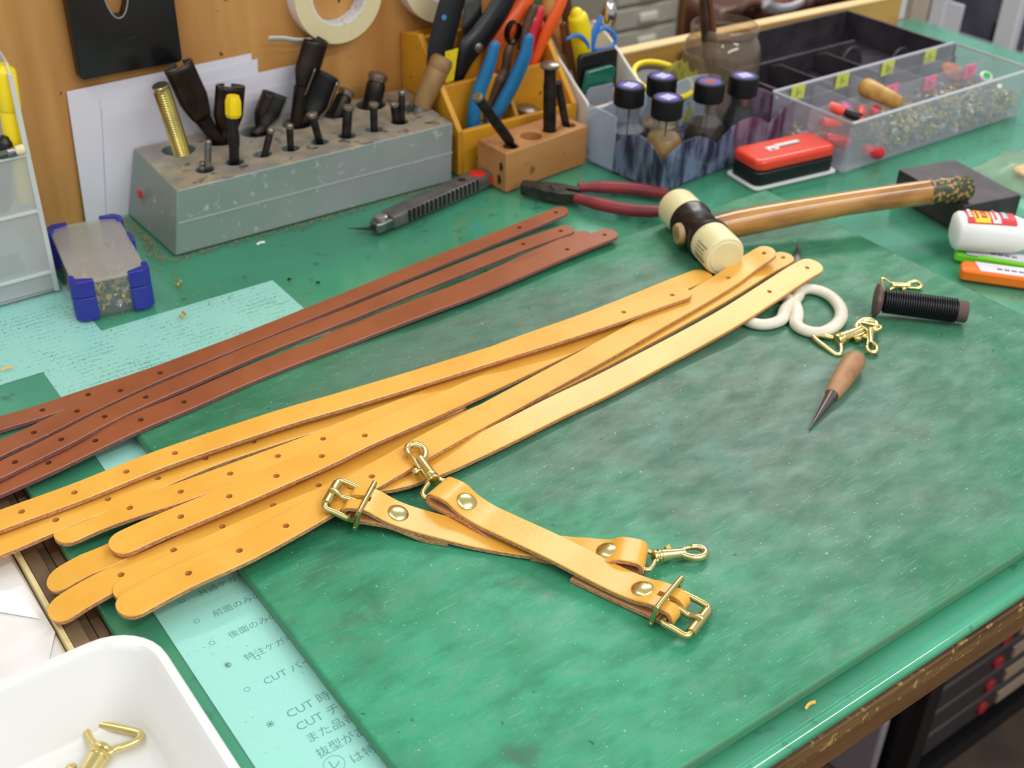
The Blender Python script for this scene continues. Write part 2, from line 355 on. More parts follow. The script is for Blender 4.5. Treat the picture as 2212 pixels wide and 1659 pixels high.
# ------------------------------------------------------------------ thick green work mat
def mat_material():
    m = bpy.data.materials.new('worn_green_mat'); m.use_nodes = True; nt = m.node_tree; b = nt.nodes['Principled BSDF']
    L = nt.links.new
    tc = nd(nt, 'ShaderNodeTexCoord'); geo = nd(nt, 'ShaderNodeNewGeometry')
    def noise(scale, detail=5, st=(1, 1, 1), rot=0, dist=0):
        mp = nd(nt, 'ShaderNodeMapping'); mp.inputs['Scale'].default_value = st; mp.inputs['Rotation'].default_value = (0, 0, rot)
        L(tc.outputs['Object'], mp.inputs['Vector'])
        n = nd(nt, 'ShaderNodeTexNoise'); n.inputs['Scale'].default_value = scale; n.inputs['Detail'].default_value = detail; n.inputs['Distortion'].default_value = dist
        L(mp.outputs[0], n.inputs['Vector']); return n.outputs[0]
    def rng(src, a, z, lo=0, hi=1):
        r = nd(nt, 'ShaderNodeMapRange'); r.inputs[1].default_value = a; r.inputs[2].default_value = z; r.inputs[3].default_value = lo; r.inputs[4].default_value = hi
        L(src, r.inputs[0]); return r.outputs[0]
    def mixc(f, A, B):
        x = nd(nt, 'ShaderNodeMix', data_type='RGBA'); L(f, x.inputs[0])
        for v, i in ((A, 6), (B, 7)):
            if isinstance(v, tuple): x.inputs[i].default_value = v
            else: L(v, x.inputs[i])
        return x.outputs[2]
    def blob(cx, cy, rx, ry, soft):   # ragged ellipse on the mat: worn work areas, and light up from the papers
        vm = nd(nt, 'ShaderNodeVectorMath', operation='SUBTRACT'); L(geo.outputs['Position'], vm.inputs[0]); vm.inputs[1].default_value = (cx, cy, .009)
        vs = nd(nt, 'ShaderNodeVectorMath', operation='MULTIPLY'); L(vm.outputs[0], vs.inputs[0]); vs.inputs[1].default_value = (1/rx, 1/ry, 0)
        ln = nd(nt, 'ShaderNodeVectorMath', operation='LENGTH'); L(vs.outputs[0], ln.inputs[0])
        ad = nd(nt, 'ShaderNodeMath', operation='MULTIPLY_ADD'); L(n_big, ad.inputs[0]); ad.inputs[1].default_value = 1.3; L(ln.outputs['Value'], ad.inputs[2])
        return rng(ad.outputs[0], 1.15, 1.15+soft, 1, 0)
    n_big = noise(9, 6, dist=.5); n_mid = noise(32, 6, dist=.4); n_fine = noise(230, 4); n_scr = noise(700, 4, (.10, 1, 1), .64, .5); n_scr2 = noise(900, 3, (.03, 1, 1), .2, .5); n_scr3 = noise(900, 3, (.06, 1, 1), 1.0, .4); n_mot = noise(75, 10, (.5, 1, 1), .64, .15); n_glint = noise(420, 2)
    fresh = mixc(rng(n_big, .38, .62), lin((44, 132, 92)), lin((30, 114, 76)))
    base = mixc(rng(n_mid, .4, .68, 0, .5), fresh, lin((64, 122, 92)))
    grey = mixc(rng(n_mid, .35, .65), lin((84, 118, 102)), lin((98, 110, 98)))
    w1 = blob(.53, .46, .24, .15, .8); w2 = blob(.47, .655, .20, .045, .7)
    mx = nd(nt, 'ShaderNodeMath', operation='MAXIMUM'); L(w1, mx.inputs[0]); L(w2, mx.inputs[1])
    mm = nd(nt, 'ShaderNodeMath', operation='MULTIPLY'); L(mx.outputs[0], mm.inputs[0]); mm.inputs[1].default_value = .75
    c = mixc(mm.outputs[0], base, grey)
    paper_glow = blob(.25, .36, .20, .17, .7)  # light from papers underneath, painted into the opaque mat as brighter green
    ml = nd(nt, 'ShaderNodeMath', operation='MULTIPLY'); L(paper_glow, ml.inputs[0]); ml.inputs[1].default_value = .8
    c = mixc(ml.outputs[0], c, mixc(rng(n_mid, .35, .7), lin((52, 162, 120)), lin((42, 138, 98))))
    c = mixc(rng(n_mot, .50, .70, 0, .36), c, lin((30, 86, 62)))
    c = mixc(rng(n_mot, .48, .30, 0, .25), c, lin((96, 146, 124)))
    c = mixc(rng(n_scr, .62, .76, 0, .28), c, lin((140, 190, 168)))
    c = mixc(rng(n_scr2, .64, .76, 0, .3), c, lin((26, 76, 56)))
    c = mixc(rng(n_scr3, .64, .76, 0, .28), c, lin((150, 190, 172)))
    c = mixc(rng(n_glint, .70, .76, 0, .6), c, lin((190, 212, 200)))
    c = mixc(rng(n_mid, .62, .76, 0, .55), c, lin((58, 92, 76)))
    n_sp = noise(110, 2)
    c = mixc(rng(n_sp, .73, .76, 0, .7), c, lin((44, 52, 40)))
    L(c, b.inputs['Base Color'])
    b.inputs['Specular IOR Level'].default_value = .5
    L(rng(n_mot, .3, .7, .42, .62), b.inputs['Roughness'])
    bp = nd(nt, 'ShaderNodeBump'); bp.inputs['Strength'].default_value = .32; bp.inputs['Distance'].default_value = .0006
    s = nd(nt, 'ShaderNodeMath', operation='ADD'); L(n_fine, s.inputs[0]); L(n_scr, s.inputs[1]); L(s.outputs[0], bp.inputs['Height']); L(bp.outputs[0], b.inputs['Normal'])
    return m
MT = .009
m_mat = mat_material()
m_matside = pm('mat_cut_edge', (84, 128, 96), .5, col2=(60, 140, 98), ns=60)
MX0, MX1, MY0, MY1 = .1888, .848, .2600, .727
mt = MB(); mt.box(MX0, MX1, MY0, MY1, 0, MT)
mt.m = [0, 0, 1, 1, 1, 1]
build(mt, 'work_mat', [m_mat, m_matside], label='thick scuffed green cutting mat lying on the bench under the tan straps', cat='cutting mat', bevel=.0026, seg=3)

# ------------------------------------------------------------------ low white cart left of the bench
m_white = pm('white_laminate', (222, 220, 216), .45)
m_sheetw = pm('white_wrapping', (240, 238, 236), .4, col2=(230, 227, 224), ns=14)
build(MB().box(-.6, .0858, -.5, 1.02, -.75, -.0285), 'white_cabinet', m_white, bevel=.003, label='low white cabinet standing against the bench end, under the white tray', cat='cabinet')
def sheet(name, pts, label, th=.0004, m=None):
    n = len(pts); c = MB()
    c.add([Vector(p) for p in pts]+[Vector(p)-Vector((0, 0, th)) for p in pts], [tuple(range(n)), tuple(range(2*n-1, n-1, -1))]+[(i, n+i, n+(i+1) % n, (i+1) % n) for i in range(n)])
    return build(c, name, m or m_sheetw, label=label, cat='paper')
zc = -.0085
build(MB().box(-.3, .0855, .40, .66, -.0284, -.0102), 'foam_board', m_sheetw, bevel=.002, label='white foam board lying on the white cabinet under the strap ends', cat='board')
sheet('wrapping_sheet', [(.083, .625, -.0094), (.085, .548, -.0086), (.06, .500, -.0098), (-.2, .50, -.0098), (-.2, .645, -.0098), (.05, .640, -.0084)], 'white wrapping sheet lying on the foam board by the strap tips')
sheet('wrapping_sheet', [(.078, .593, -.0079), (.0815, .562, -.0075), (.06, .585, -.0072), (.05, .615, -.0080)], 'small glossy white scrap folded over the wrapping sheet', m=pm('gloss_white', (248, 248, 248), .15))
# ================================================================== background beyond the rail
m_beige = pm('beige_metal', (176, 170, 152), .5); m_grey_d = pm('drawer_grey', (166, 162, 150), .45, col2=(186, 180, 160), ns=6)
m_lbl = pm('paper_label', (216, 208, 196), .7); m_white2 = pm('white_powdercoat', (226, 226, 232), .4)
m_smoke = pm('smoked_drawer', (72, 70, 86), .3, col2=(104, 102, 118), ns=10); m_black = pm('black_plastic', (14, 14, 17), .38); m_red = pm('red_knob', (150, 26, 38), .5)
m_darkgrey = pm('dark_drawer', (52, 46, 46), .5)
# grey drawer unit behind the white organiser
c0 = PY(1330, 40, 2.3)
du = empty('drawer_unit', (c0.x+.12, 2.45, -.75), 'beige-grey multi-drawer unit far behind the pointed silver ornament', 'drawers')
x0, x1 = PY(1318, 60, 2.3).x, PY(1474, 60, 2.3).x
ztop = .1
build(MB().box(x0, x1, 2.32, 2.7, -.75, ztop), 'body', m_beige, du, bevel=.004)
zz = -.70
while zz < ztop-.05:
    d = build(MB().box(x0+.02, x1-.02, 2.302, 2.325, zz, zz+.052), 'drawer', m_grey_d, du, bevel=.003)
    build(MB().box((x0+x1)/2-.03, (x0+x1)/2+.03, 2.294, 2.302, zz+.014, zz+.034), 'handle', m_lbl, d, bevel=.002)
    zz += .062
# cardboard carton
m_card = pm('cardboard', (150, 112, 62), .8, col2=(132, 96, 50), ns=8)
cb = empty('carton', (PY(1500, 50, 2.2).x, 2.3, -.75), 'brown cardboard carton standing behind the glass jar', 'carton')
cx0, cx1 = x1+.01, PY(1560, 50, 2.25).x
build(MB().box(cx0, cx1, 2.25, 2.6, -.75, .06), 'body', m_card, cb, bevel=.004)
build(MB().box(cx0, cx1, 2.245, 2.249, .02, .05), 'tape', pm('parcel_tape', (176, 140, 86), .3), cb)
# pile of dark leather bags
m_bagd = pm('dark_bag_leather', (58, 30, 22), .35, col2=(96, 52, 34), ns=9); m_bagr = pm('red_brown_leather', (112, 44, 26), .35, col2=(70, 26, 18), ns=9)
def bag(px, py, y, w, h, m, label):
    c = PY(px, py, y); z0 = c.z-h; t = empty('leather_bag', (c.x, y, z0), label, 'bag', 'bags stacked behind the rail')
    b = MB(Matrix.Translation((c.x, y, z0)))
    b.prism(rrect(w, h, w*.2, 6), (0, .06, h/2), X, Z, .10)
    build(b, 'body', m, t, bevel=.012, seg=3)
    b = MB(); b.tube(smoothpath([(c.x-w*.25, y-.046, z0+h*.8), (c.x-w*.2, y-.06, z0+h*1.02), (c.x+w*.2, y-.06, z0+h*1.02), (c.x+w*.25, y-.046, z0+h*.8)], 6), .008, n=8)
    build(b, 'strap_handle', m, t)
    b = MB(); b.box(c.x-w*.3, c.x+w*.3, y-.048, y-.0405, z0+h*.42, z0+h*.8); build(b, 'flap', m, t, bevel=.003)
    return z0, c.x
zs_ = []
for px_, py_, y_, w_, h_, m__, lb_ in ((1572, 2, 1.62, .115, .20, m_bagd, 'near-black leather bag nearest the glass jar, behind the rail'), (1665, -8, 1.62, .115, .20, m_bagr, 'reddish brown leather bag in the middle of the bags behind the rail'),
                                     (1760, -26, 1.62, .115, .195, m_bagd, 'dark brown leather bag behind the rail above the black tray'), (1852, -40, 1.62, .115, .20, m_bagr, 'red-brown leather bag nearest the beige post behind the rail')):
    zs_.append(bag(px_, py_, y_, w_, h_, m__, lb_))
shz = min(z for z, _ in zs_)
build(MB().box(zs_[0][1]-.12, zs_[-1][1]+.1, 1.5, 1.75, -.75, shz-.002), 'bag_shelf', m_darkgrey, label='dark shelf box carrying the leather bags behind the rail', cat='shelf', bevel=.004)
p = PY(1690, 14, 1.55)
wl = MB(); wl.tube(smoothpath([p+Vector((-.05, 0, .014)), p+Vector((-.02, 0, -.002)), p+Vector((.02, 0, -.006)), p+Vector((.05, .0, .0))], 6), [(.008, .014)]*19, n=8)
build(wl, 'wool_pad', pm('grey_fleece', (190, 188, 190), .9), label='pale grey fleece pad hanging before the reddish brown bag', cat='pad')
# beige post at the bench corner and white rack behind it
q0, q1 = PY(1968, 40, 1.13), PY(2003, 40, 1.13)
build(MB().box(q0.x, q1.x, 1.13, 1.17, -.75, .42), 'corner_post', pm('beige_post', (190, 176, 158), .6, col2=(176, 162, 144), ns=30), label='beige square post at the far corner of the bench', cat='post', bevel=.002)
q0, q1 = PY(1945, 5, 1.10), PY(1960, 5, 1.10)
wz = PY(1945, 42, 1.10).z
build(MB().box(q0.x, q1.x, 1.10, 1.112, wz, .42), 'post_strip', m_white2, label='narrow white strip hanging beside the beige post above the rail end', cat='strip', bevel=.001)
RX = 1.78
rk = empty('wire_rack', (RX+.1, 1.2, -.75), 'white framed rack with smoked drawers beyond the bench corner', 'rack')
ya, yb = PX(2020, 40, RX).y, PX(2172, 60, RX).y
for yy, wd in ((ya, .026), (yb, .034), (yb-.05, .02)):
    build(MB().box(RX, RX+.02, yy-wd/2, yy+wd/2, -.75, .36), 'upright', m_white2, rk, bevel=.002)
for yy in (ya, yb): build(MB().box(RX+.32, RX+.34, yy-.012, yy+.012, -.75, .36), 'upright', m_white2, rk, bevel=.002)
zt = PX(2100, -20, RX).z
for k in range(5):
    z1 = zt-.135*k
    d = build(MB().box(RX+.012, RX+.30, yb+.022, ya-.018, z1-.118, z1), 'drawer', m_smoke, rk, bevel=.004)
    lc = PX(2055, 30, RX+.012).y
    build(MB().box(RX+.006, RX+.0115, lc-.024, lc+.024, z1-.085, z1-.028), 'label_card', m_white2, d, bevel=.0015)
    build(MB().box(RX+.006, RX+.0115, lc-.10, lc-.085, z1-.095, z1-.04), 'latch', m_black, d, bevel=.001)
# dark drawer cabinet under the bench front
CY = .47
cab = empty('tool_cabinet', (1.2, CY+.2, -.75), 'black small-parts cabinet with red drawer knobs standing under the bench', 'cabinet')
cx0 = PY(2010, 1500, CY).x
cw = .40
fz = -.75
cz = PY(2181, 1330, CY).z
build(MB().box(cx0, cx0+.028, CY, CY+.3, fz, cz+.25), 'side_panel', m_black, cab, bevel=.002)
build(MB().box(cx0+cw, cx0+cw+.028, CY, CY+.3, fz, cz+.25), 'side_panel', m_black, cab, bevel=.002)
build(MB().box(cx0+.028, cx0+cw, CY+.26, CY+.3, fz, cz+.25), 'back_panel', m_black, cab)
zb = PY(2130, 1570, CY).z
build(MB().box(cx0+.028, cx0+cw, CY, CY+.26, fz, max(zb, fz+.03)), 'plinth', m_black, cab)
kn = [PY(2130, 1536, CY), PY(2147, 1489, CY), PY(2165, 1439, CY), PY(2181, 1388, CY)]
dz = (kn[3].z-kn[0].z)/3
for k in range(8):
    zc_ = kn[0].z+dz*k
    if zc_ > cz+.22: break
    d = build(MB().box(cx0+.034, cx0+cw-.006, CY+.008, CY+.2, zc_-dz*.46, zc_+dz*.46), 'drawer', m_darkgrey, cab, bevel=.003)
    kx = kn[0].x
    b = MB(); b.lathe((kx, CY+.008, zc_), (kx, CY-.02, zc_), [(.0095, 0), (.0095, .003), (.008, .0045), (.002, .005)], 14); build(b, 'knob', m_red, d)
    b = MB(); b.box(kx+.03, kx+.10, CY+.004, CY+.0078, zc_-dz*.22, zc_+dz*.2); build(b, 'label_card', pm('card_tan', (150, 132, 112), .7), d)
g0 = P(1935, 1600, -.70)
build(MB().box(g0.x-.06, cx0-.012, CY+.03, CY+.3, -.75, PY(1960, 1530, CY+.03).z), 'storage_box', pm('grey_box', (150, 142, 150), .5), label='plain grey storage box beside the black cabinet under the bench', cat='box', bevel=.004)
# ================================================================== leather straps
m_tan = pm('tan_leather', (236, 178, 76), .33, col2=(228, 166, 62), ns=22, bump=.10, bs=420, spec=.55)
m_tan_edge = pm('tan_cut_edge', (212, 162, 114), .7, col2=(178, 122, 78), ns=420, stretch=(1, 1, 3), lo=.4, hi=.6, bump=.6, bs=600)
m_tan_back = pm('tan_flesh_side', (212, 160, 104), .8)
m_brn = pm('brown_leather', (158, 90, 56), .34, col2=(146, 80, 48), ns=22, bump=.10, bs=420, spec=.5)
m_brn_edge = pm('brown_cut_edge', (128, 78, 72), .7, col2=(150, 100, 96), ns=460, stretch=(1, 1, 3), lo=.45, hi=.62, bump=.6, bs=600)
m_hole_t = pm('tan_hole', (206, 140, 70), .8); m_hole_b = pm('brown_hole', (120, 62, 38), .8)
LT = .0034
def strap_mesh(path, W, holes, t=LT, r=.0019, ends=(1, 1), rnd=.52, tilt=0.0, sides=None):
    """flat strap: path = centre line of the TOP face; holes = arc lengths; rounded ends; real punched holes"""
    pts = [Vector(p) for p in path]
    S = [0.0]
    for a, b in zip(pts, pts[1:]): S.append(S[-1]+(b-a).length)
    L = S[-1]
    def at(s):
        s = min(max(s, 0), L)
        import bisect
        i = min(max(bisect.bisect_right(S, s)-1, 0), len(S)-2)
        f = (s-S[i])/max(S[i+1]-S[i], 1e-9)
        return pts[i].lerp(pts[i+1], f)
    def frame(s):
        e = .004
        T = (at(s+e)-at(s-e)).normalized()
        sd = T.cross(Z).normalized()      # points to the strap's right-hand side
        n = sd.cross(T).normalized()
        if tilt:
            a_ = math.radians(tilt)*min(1, max(0, (s/L-.38)*6)); sd, n = sd*math.cos(a_)-n*math.sin(a_), n*math.cos(a_)+sd*math.sin(a_)
        return at(s), T, sd, n
    R = W*rnd
    st = set()
    k = int(L/.008)
    for i in range(k+1): st.add(L*i/k)
    hb = r*1.8
    if ends[0]:
        st = {s for s in st if s > R}; st |= {R*(1-math.cos(a*math.pi/18)) for a in range(0, 10)}
    if ends[1]:
        st = {s for s in st if s < L-R}; st |= {L-R*(1-math.cos(a*math.pi/18)) for a in range(0, 10)}
    for h in holes:
        st = {s for s in st if abs(s-h) > hb+.0006}; st.add(h-hb); st.add(h+hb)
    st = sorted(st)
    def wid(s):
        w = 1.0
        if ends[0] and s < R: w = (max(0, 1-(1-s/R)**2.3))**(1/2.3)
        if ends[1] and s > L-R: w = min(w, (max(0, 1-(1-(L-s)/R)**2.3))**(1/2.3))
        return max(w, .16)
    mb = MB()
    ring = []
    for s in st:
        p, T, sd, n = frame(s); hw = W/2*wid(s); c = .00055; b = min(hb, hw-c-.0002)
        prof = [(-hw+c, 0), (-b, 0), (b, 0), (hw-c, 0), (hw, -c), (hw, -t+.0003), (hw-.0003, -t), (b, -t), (-b, -t), (-hw+.0003, -t), (-hw, -t+.0003), (-hw, -c)]
        i0 = len(mb.v); mb.v += [p+sd*v+n*z for v, z in prof]; ring.append(i0)
    N = 12
    mi = {0: 0, 1: 0, 2: 0, 3: 0, 11: 0, 4: 1, 10: 1, 5: 1, 9: 1, 6: 2, 7: 2, 8: 2}
    for j in range(len(st)-1):
        hole = any(abs((st[j]+st[j+1])/2-h) < 1e-4 for h in holes)
        a, b = ring[j], ring[j+1]
        for k in range(N):
            if hole and k in (1, 7): continue
            mb.f.append((a+k, a+(k+1) % N, b+(k+1) % N, b+k)); mb.m.append(mi[k])
        if hole:
            s0 = (st[j]+st[j+1])/2; p, T, sd, n = frame(s0)
            M = 16
            rows = []
            for lay, zz in (('sq', 0), ('c', -.0), ('c', -.0009), ('c', -t), ('sq', -t)):
                i0 = len(mb.v)
                for q in range(M):
                    an = 2*math.pi*q/M+math.pi/M*0
                    if lay == 'sq':
                        cx, cy = math.cos(an), math.sin(an); f = hb/max(abs(cx), abs(cy))
                        mb.v.append(p+T*cx*f+sd*cy*f+n*zz)
                    else:
                        rr = r*1.12 if zz == 0 else r
                        mb.v.append(p+T*math.cos(an)*rr+sd*math.sin(an)*rr+n*zz)
                rows.append(i0)
            for li in range(4):
                for q in range(M):
                    q2 = (q+1) % M
                    mb.f.append((rows[li]+q, rows[li]+q2, rows[li+1]+q2, rows[li+1]+q)); mb.m.append((0, 3, 3, 2)[li])
            mb.f.append(tuple(rows[3]+q for q in range(M))); mb.m.append(3)     # what shows through the hole: the piece below
    for e in ((0, ends[0]), (-1, ends[1])):
        i0 = ring[e[0]]; mb.f.append(tuple(i0+k for k in (range(N) if e[0] else range(N-1, -1, -1)))); mb.m.append(1)
    return mb, S
def near_arc(path, S, p):
    best, bs = 9, 0
    for i in range(len(path)-1):
        a, b = path[i], path[i+1]; d = b-a; t = max(0, min(1, (p-a).dot(d)/max(d.length_squared, 1e-12)))
        q = a+d*t; e = (Vector((q.x, q.y, 0))-Vector((p.x, p.y, 0))).length
        if e < best: best, bs = e, S[i]+d.length*t
    return bs
def strap(name, pts, W, holes, mats, label, cat='strap', group=None, ends=(1, 1), tilt=0.0):
    """pts: (px, py, z of top face); holes: (px, py)"""
    path = smoothpath([P(a, b, z) for a, b, z in pts], 7)
    S = [0.0]
    for a, b in zip(path, path[1:]): S.append(S[-1]+(b-a).length)
    hs = []
    for h in holes:
        zz = MT+LT
        s = 0
        for it in range(3):
            s = near_arc(path, S, P(h[0], h[1], zz))
            i = min(range(len(S)), key=lambda k: abs(S[k]-s)); zz = path[i].z
        hs.append(s)
    mb, _ = strap_mesh(path, W, hs, ends=ends, tilt=tilt)
    return build(mb, name, mats, label=label, cat=cat, group=group, smooth=35)
TAN = [m_tan, m_tan_edge, m_tan_back, m_hole_t]; BRN = [m_brn, m_brn_edge, m_brn_edge, m_hole_b]
z1, z2, z3, z4 = MT+LT+.0002, MT+2*LT+.0012, MT+3*LT+.0028, MT+4*LT+.001
G = 'tan straps fanned over the mat'
strap('leather_strap', [(-130, 1172, .010), (0, 1122, .0145), (160, 1064, .0170), (272, 1019, .0185), (377, 979, .0192), (600, 904, z3-.0015), (740, 863, z3-.001), (900, 815, z3-.001), (1080, 759, z3-.001), (1220, 716, z3), (1347, 674, z3), (1452, 637, z3), (1488, 626, z3)],
      .0196, [(47, 1107), (160, 1063), (272, 1018), (377, 978), (1347, 674), (1452, 637)], TAN, 'tan strap on top of the pile nearest the brown straps, tip with a small nick', group=G)
strap('leather_strap', [(-130, 1222, .0065), (0, 1173, .009), (120, 1123, .0112), (233, 1078, .0125), (340, 1033, z1), (443, 990, z1), (547, 954, z1), (740, 891, z1), (930, 822, z1), (1100, 752, z1), (1300, 680, z2-.0005), (1450, 619, z1+.001), (1530, 588, z1)],
      .0212, [(120, 1122), (233, 1078), (340, 1032), (443, 989), (547, 953)], TAN, 'tan strap half hidden under the topmost tan strap, its blank tip peeking past it', group=G)
strap('leather_strap', [(119, 1163, .0105), (200, 1126, .0112), (280, 1097, .0138), (390, 1062, z2), (497, 1023, z2), (600, 985, z2), (697, 948, z2), (800, 906, z2), (900, 868, z2-.001), (1000, 828, z1), (1160, 765, z1), (1250, 730, z1)],
      .0205, [(280, 1096), (390, 1062), (497, 1023), (600, 985), (697, 947)], TAN, 'tan strap whose rounded tip curls between two neighbours above the bench end', group=G)
strap('leather_strap', [(238, 1184, .0165), (310, 1150, .0180), (390, 1116, .0198), (495, 1072, z3), (597, 1028, z3), (695, 985, z3), (787, 941, z3), (900, 893, z3-.001), (1000, 849, z2), (1100, 804, z1+.0008), (1200, 757, z1), (1330, 698, z1), (1440, 648, z1)],
      .0220, [(390, 1115), (495, 1072), (597, 1028), (695, 985), (787, 940)], TAN, 'tan strap whose rounded tip lies across another strap over the mat edge', group=G)
strap('leather_strap', [(102, 1266, .0035), (140, 1243, .0070), (185, 1218, .0098), (240, 1196, .0108), (330, 1150, .0115), (450, 1098, z1), (600, 1040, z1), (760, 968, z1), (900, 905, z1), (1000, 862, z1)],
      .0205, [], TAN, 'tan strap with upturned pale tip over the cream bench edging, no holes showing', group=G)
strap('leather_strap', [(107, 1333, .0035), (150, 1302, .0070), (200, 1272, .0092), (260, 1242, .0105), (375, 1188, .0118), (480, 1137, z1), (590, 1091, z1), (688, 1048, z1), (790, 1003, z1), (900, 953, z1), (1000, 912, z1), (1150, 846, z1), (1300, 772, z1), (1430, 704, z1), (1560, 632, z1+.001), (1650, 577, .0165), (1706, 549, .0195)],
      .0215, [(260, 1240), (375, 1188), (480, 1137), (590, 1091), (688, 1048), (1693, 557)], TAN, 'tan strap with its pale tip lying lowest over the white foam board', group=G)
strap('leather_strap', [(249, 1288, .0115), (330, 1244, .0125), (420, 1199, .0145), (520, 1151, .0158), (620, 1107, z2), (700, 1076, z2), (800, 1041, z2), (860, 1030, z2), (940, 1003, z2-.0006), (1000, 977, z2-.0010), (1100, 929, z2-.0010), (1200, 879, z2-.0010), (1300, 832, z2-.0006), (1400, 780, z2), (1500, 727, .0190), (1580, 682, .0215), (1660, 631, .0235), (1720, 592, .0245), (1766, 566, .0250)],
      .0218, [(1660, 629), (1743, 578)], TAN, 'tan strap with bright pinkish sheen, reaching over the white scissor handles', group=G, tilt=8)
strap('leather_strap', [(255, 1320, .0165), (320, 1283, .0178), (407, 1238, .0200), (517, 1189, z3), (617, 1136, z3), (710, 1083, z3), (803, 1029, z3), (930, 956, z3), (1060, 887, z2), (1180, 822, z2), (1300, 757, z2), (1400, 700, z2), (1500, 644, z2), (1573, 600, z2+.001), (1610, 572, .0200), (1646, 549, .0260), (1668, 536, .0290)],
      .0222, [(407, 1238), (517, 1189), (617, 1135), (710, 1082), (803, 1029), (1573, 600), (1646, 550)], TAN, 'tan strap crossing over the others, one tip bent up beside the mallet head', group=G)
GB = 'brown straps along the back of the mat'
strap('leather_strap', [(-120, 950, .002), (0, 913, .0038), (90, 886, .0040), (191, 852, .0042), (330, 806, .0042), (480, 750, .0042), (640, 690, .0040)],
      .0170, [(91, 885), (191, 853)], BRN, 'brown strap passing underneath the other brown straps at the bench end', group=GB)
strap('leather_strap', [(-120, 1030, .0065), (0, 967, .0092), (73, 934, .0094), (166, 888, .0094), (259, 844, .0090), (344, 806, .0088), (450, 763, .0085), (560, 719, .0070), (740, 646, .0045), (908, 577, .0042), (1040, 524, .0042), (1123, 491, .0060), (1200, 459, .0100), (1224, 450, .0115)],
      .0172, [(73, 934), (166, 888), (259, 843), (344, 804), (1123, 492), (1201, 459)], BRN, 'brown strap lying furthest from the tan straps, tip toward the red pliers', group=GB)
strap('leather_strap', [(-120, 1070, .0080), (0, 1014, .0105), (32, 998, .0110), (132, 949, .0136), (225, 900, .0142), (314, 858, .0146), (400, 821, .0146), (560, 752, .0128), (740, 682, .0115), (908, 614, .0118), (1035, 564, .0120), (1130, 527, .0130), (1210, 499, .0145), (1236, 491, .0145)],
      .0170, [(32, 998), (132, 949), (225, 899), (314, 857), (1130, 527), (1210, 498)], BRN, 'brown strap in the middle of the brown bundle, casting a dark gap beside it', group=GB)
strap('leather_strap', [(-120, 1094, .0040), (0, 1046, .0060), (104, 1000, .0085), (205, 952, .0105), (303, 907, .0128), (397, 868, z1), (560, 798, z1), (740, 729, z1+.0005), (900, 668, z2), (1035, 618, z2), (1224, 539, z2), (1306, 507, z2+.0005), (1330, 500, z2+.0005)],
      .0205, [(104, 999), (205, 951), (303, 906), (397, 868), (1224, 538), (1306, 507)], BRN, 'brown strap nearest the tan straps, its tip pointing at the mallet', group=GB)
strap('leather_strap', [(700, 738, z1), (900, 660, z1), (1035, 608, z1), (1150, 556, z1), (1230, 520, z1), (1272, 501, z1)],
      .0185, [], BRN, 'brown strap showing only as a sliver under its neighbour', group=GB)

# ================================================================== brass snap hooks
m_brass = pm('polished_brass', (228, 210, 146), .25, metal=1.0)
m_brass2 = pm('antique_brass', (208, 190, 130), .32, metal=1.0)
def frame_m(o, xd, up=Z, roll=0.0, s=1.0):
    x = Vector(xd).normalized(); y = Vector(up).cross(x).normalized(); z = x.cross(y)
    M = Matrix(((x.x, y.x, z.x, o[0]), (x.y, y.y, z.y, o[1]), (x.z, y.z, z.z, o[2]), (0, 0, 0, 1)))
    return M @ Matrix.Rotation(roll, 4, 'X') @ Matrix.Scale(s, 4)
def hook_parts(T, par):
    """snap hook in its own frame: ring bar at x=0, hook tip at x=.060"""
    b = MB(T)
    ring = [(0, -.0115, 0), (-.0003, 0, 0), (0, .0115, 0), (.0018, .0140, 0), (.0052, .0138, 0), (.0098, .0095, 0), (.0128, .0055, 0), (.0155, .0040, 0)]
    ring = ring+[(x, -y, z) for x, y, z in reversed(ring[3:])]
    b.tube(smoothpath(ring, 6, True), .0020, n=14, closed=True)
    build(b, 'ring', m_brass, par)
    b = MB(T); b.lathe((.0130, 0, 0), (.04, 0, 0), [(.0020, 0), (.0054, .0004), (.0058, .0018), (.0054, .0030), (.0044, .0036), (.0044, .0044), (.0057, .0050), (.0057, .0062), (.0049, .0068)], 18)
    build(b, 'swivel', m_brass, par)
    b = MB(T); b.lathe((.0192, 0, 0), (.05, 0, 0), [(.0044, 0), (.0054, .0012), (.0049, .0070), (.0043, .0150), (.0043, .0210), (.0032, .0222)], 18)
    arc = [(.0385, .0022, 0), (.0415, .0050, 0), (.0460, .0072, 0), (.0510, .0078, 0), (.0558, .0060, 0), (.0584, .0018, 0), (.0572, -.0026, 0), (.0530, -.0052, 0), (.0490, -.0052, 0)]
    b.tube(smoothpath(arc, 8), [.0031]*40+[.0029]*13+[.0025]*12, n=16)
    build(b, 'body', m_brass, par)
    b = MB(T); b.rod((.0300, -.0034, 0), (.0500, -.0050, 0), .0018, n=10)
    k = build(b, 'bolt', m_brass, par)
def thing_hook(px0, z0, px1, z1_, label, roll=0.0, s=None, group='loose brass hooks'):
    a, c = P(*px0, z0), P(*px1, z1_)
    sc = (c-a).length/.0595 if s is None else s
    t = empty('snap_hook', (a+c)/2-Vector((0, 0, .003)), label, 'hook', group)
    T = frame_m(a, c-a, roll=roll, s=sc)
    hook_parts(T, t)
    b = MB(T); b.lathe((.0300, -.0030, .0), (.0300, -.0100, .0012), [(.0013, 0), (.0013, .0030), (.0030, .0036), (.0036, .0056), (.0026, .0076), (.0006, .0084)], 14)
    build(b, 'knob', m_brass, t)
    return t
thing_hook((1781, 748), MT+.0022, (1893, 698), MT+.0065, 'brass snap hook beside the white scissors, its bolt end under another hook', roll=.1)
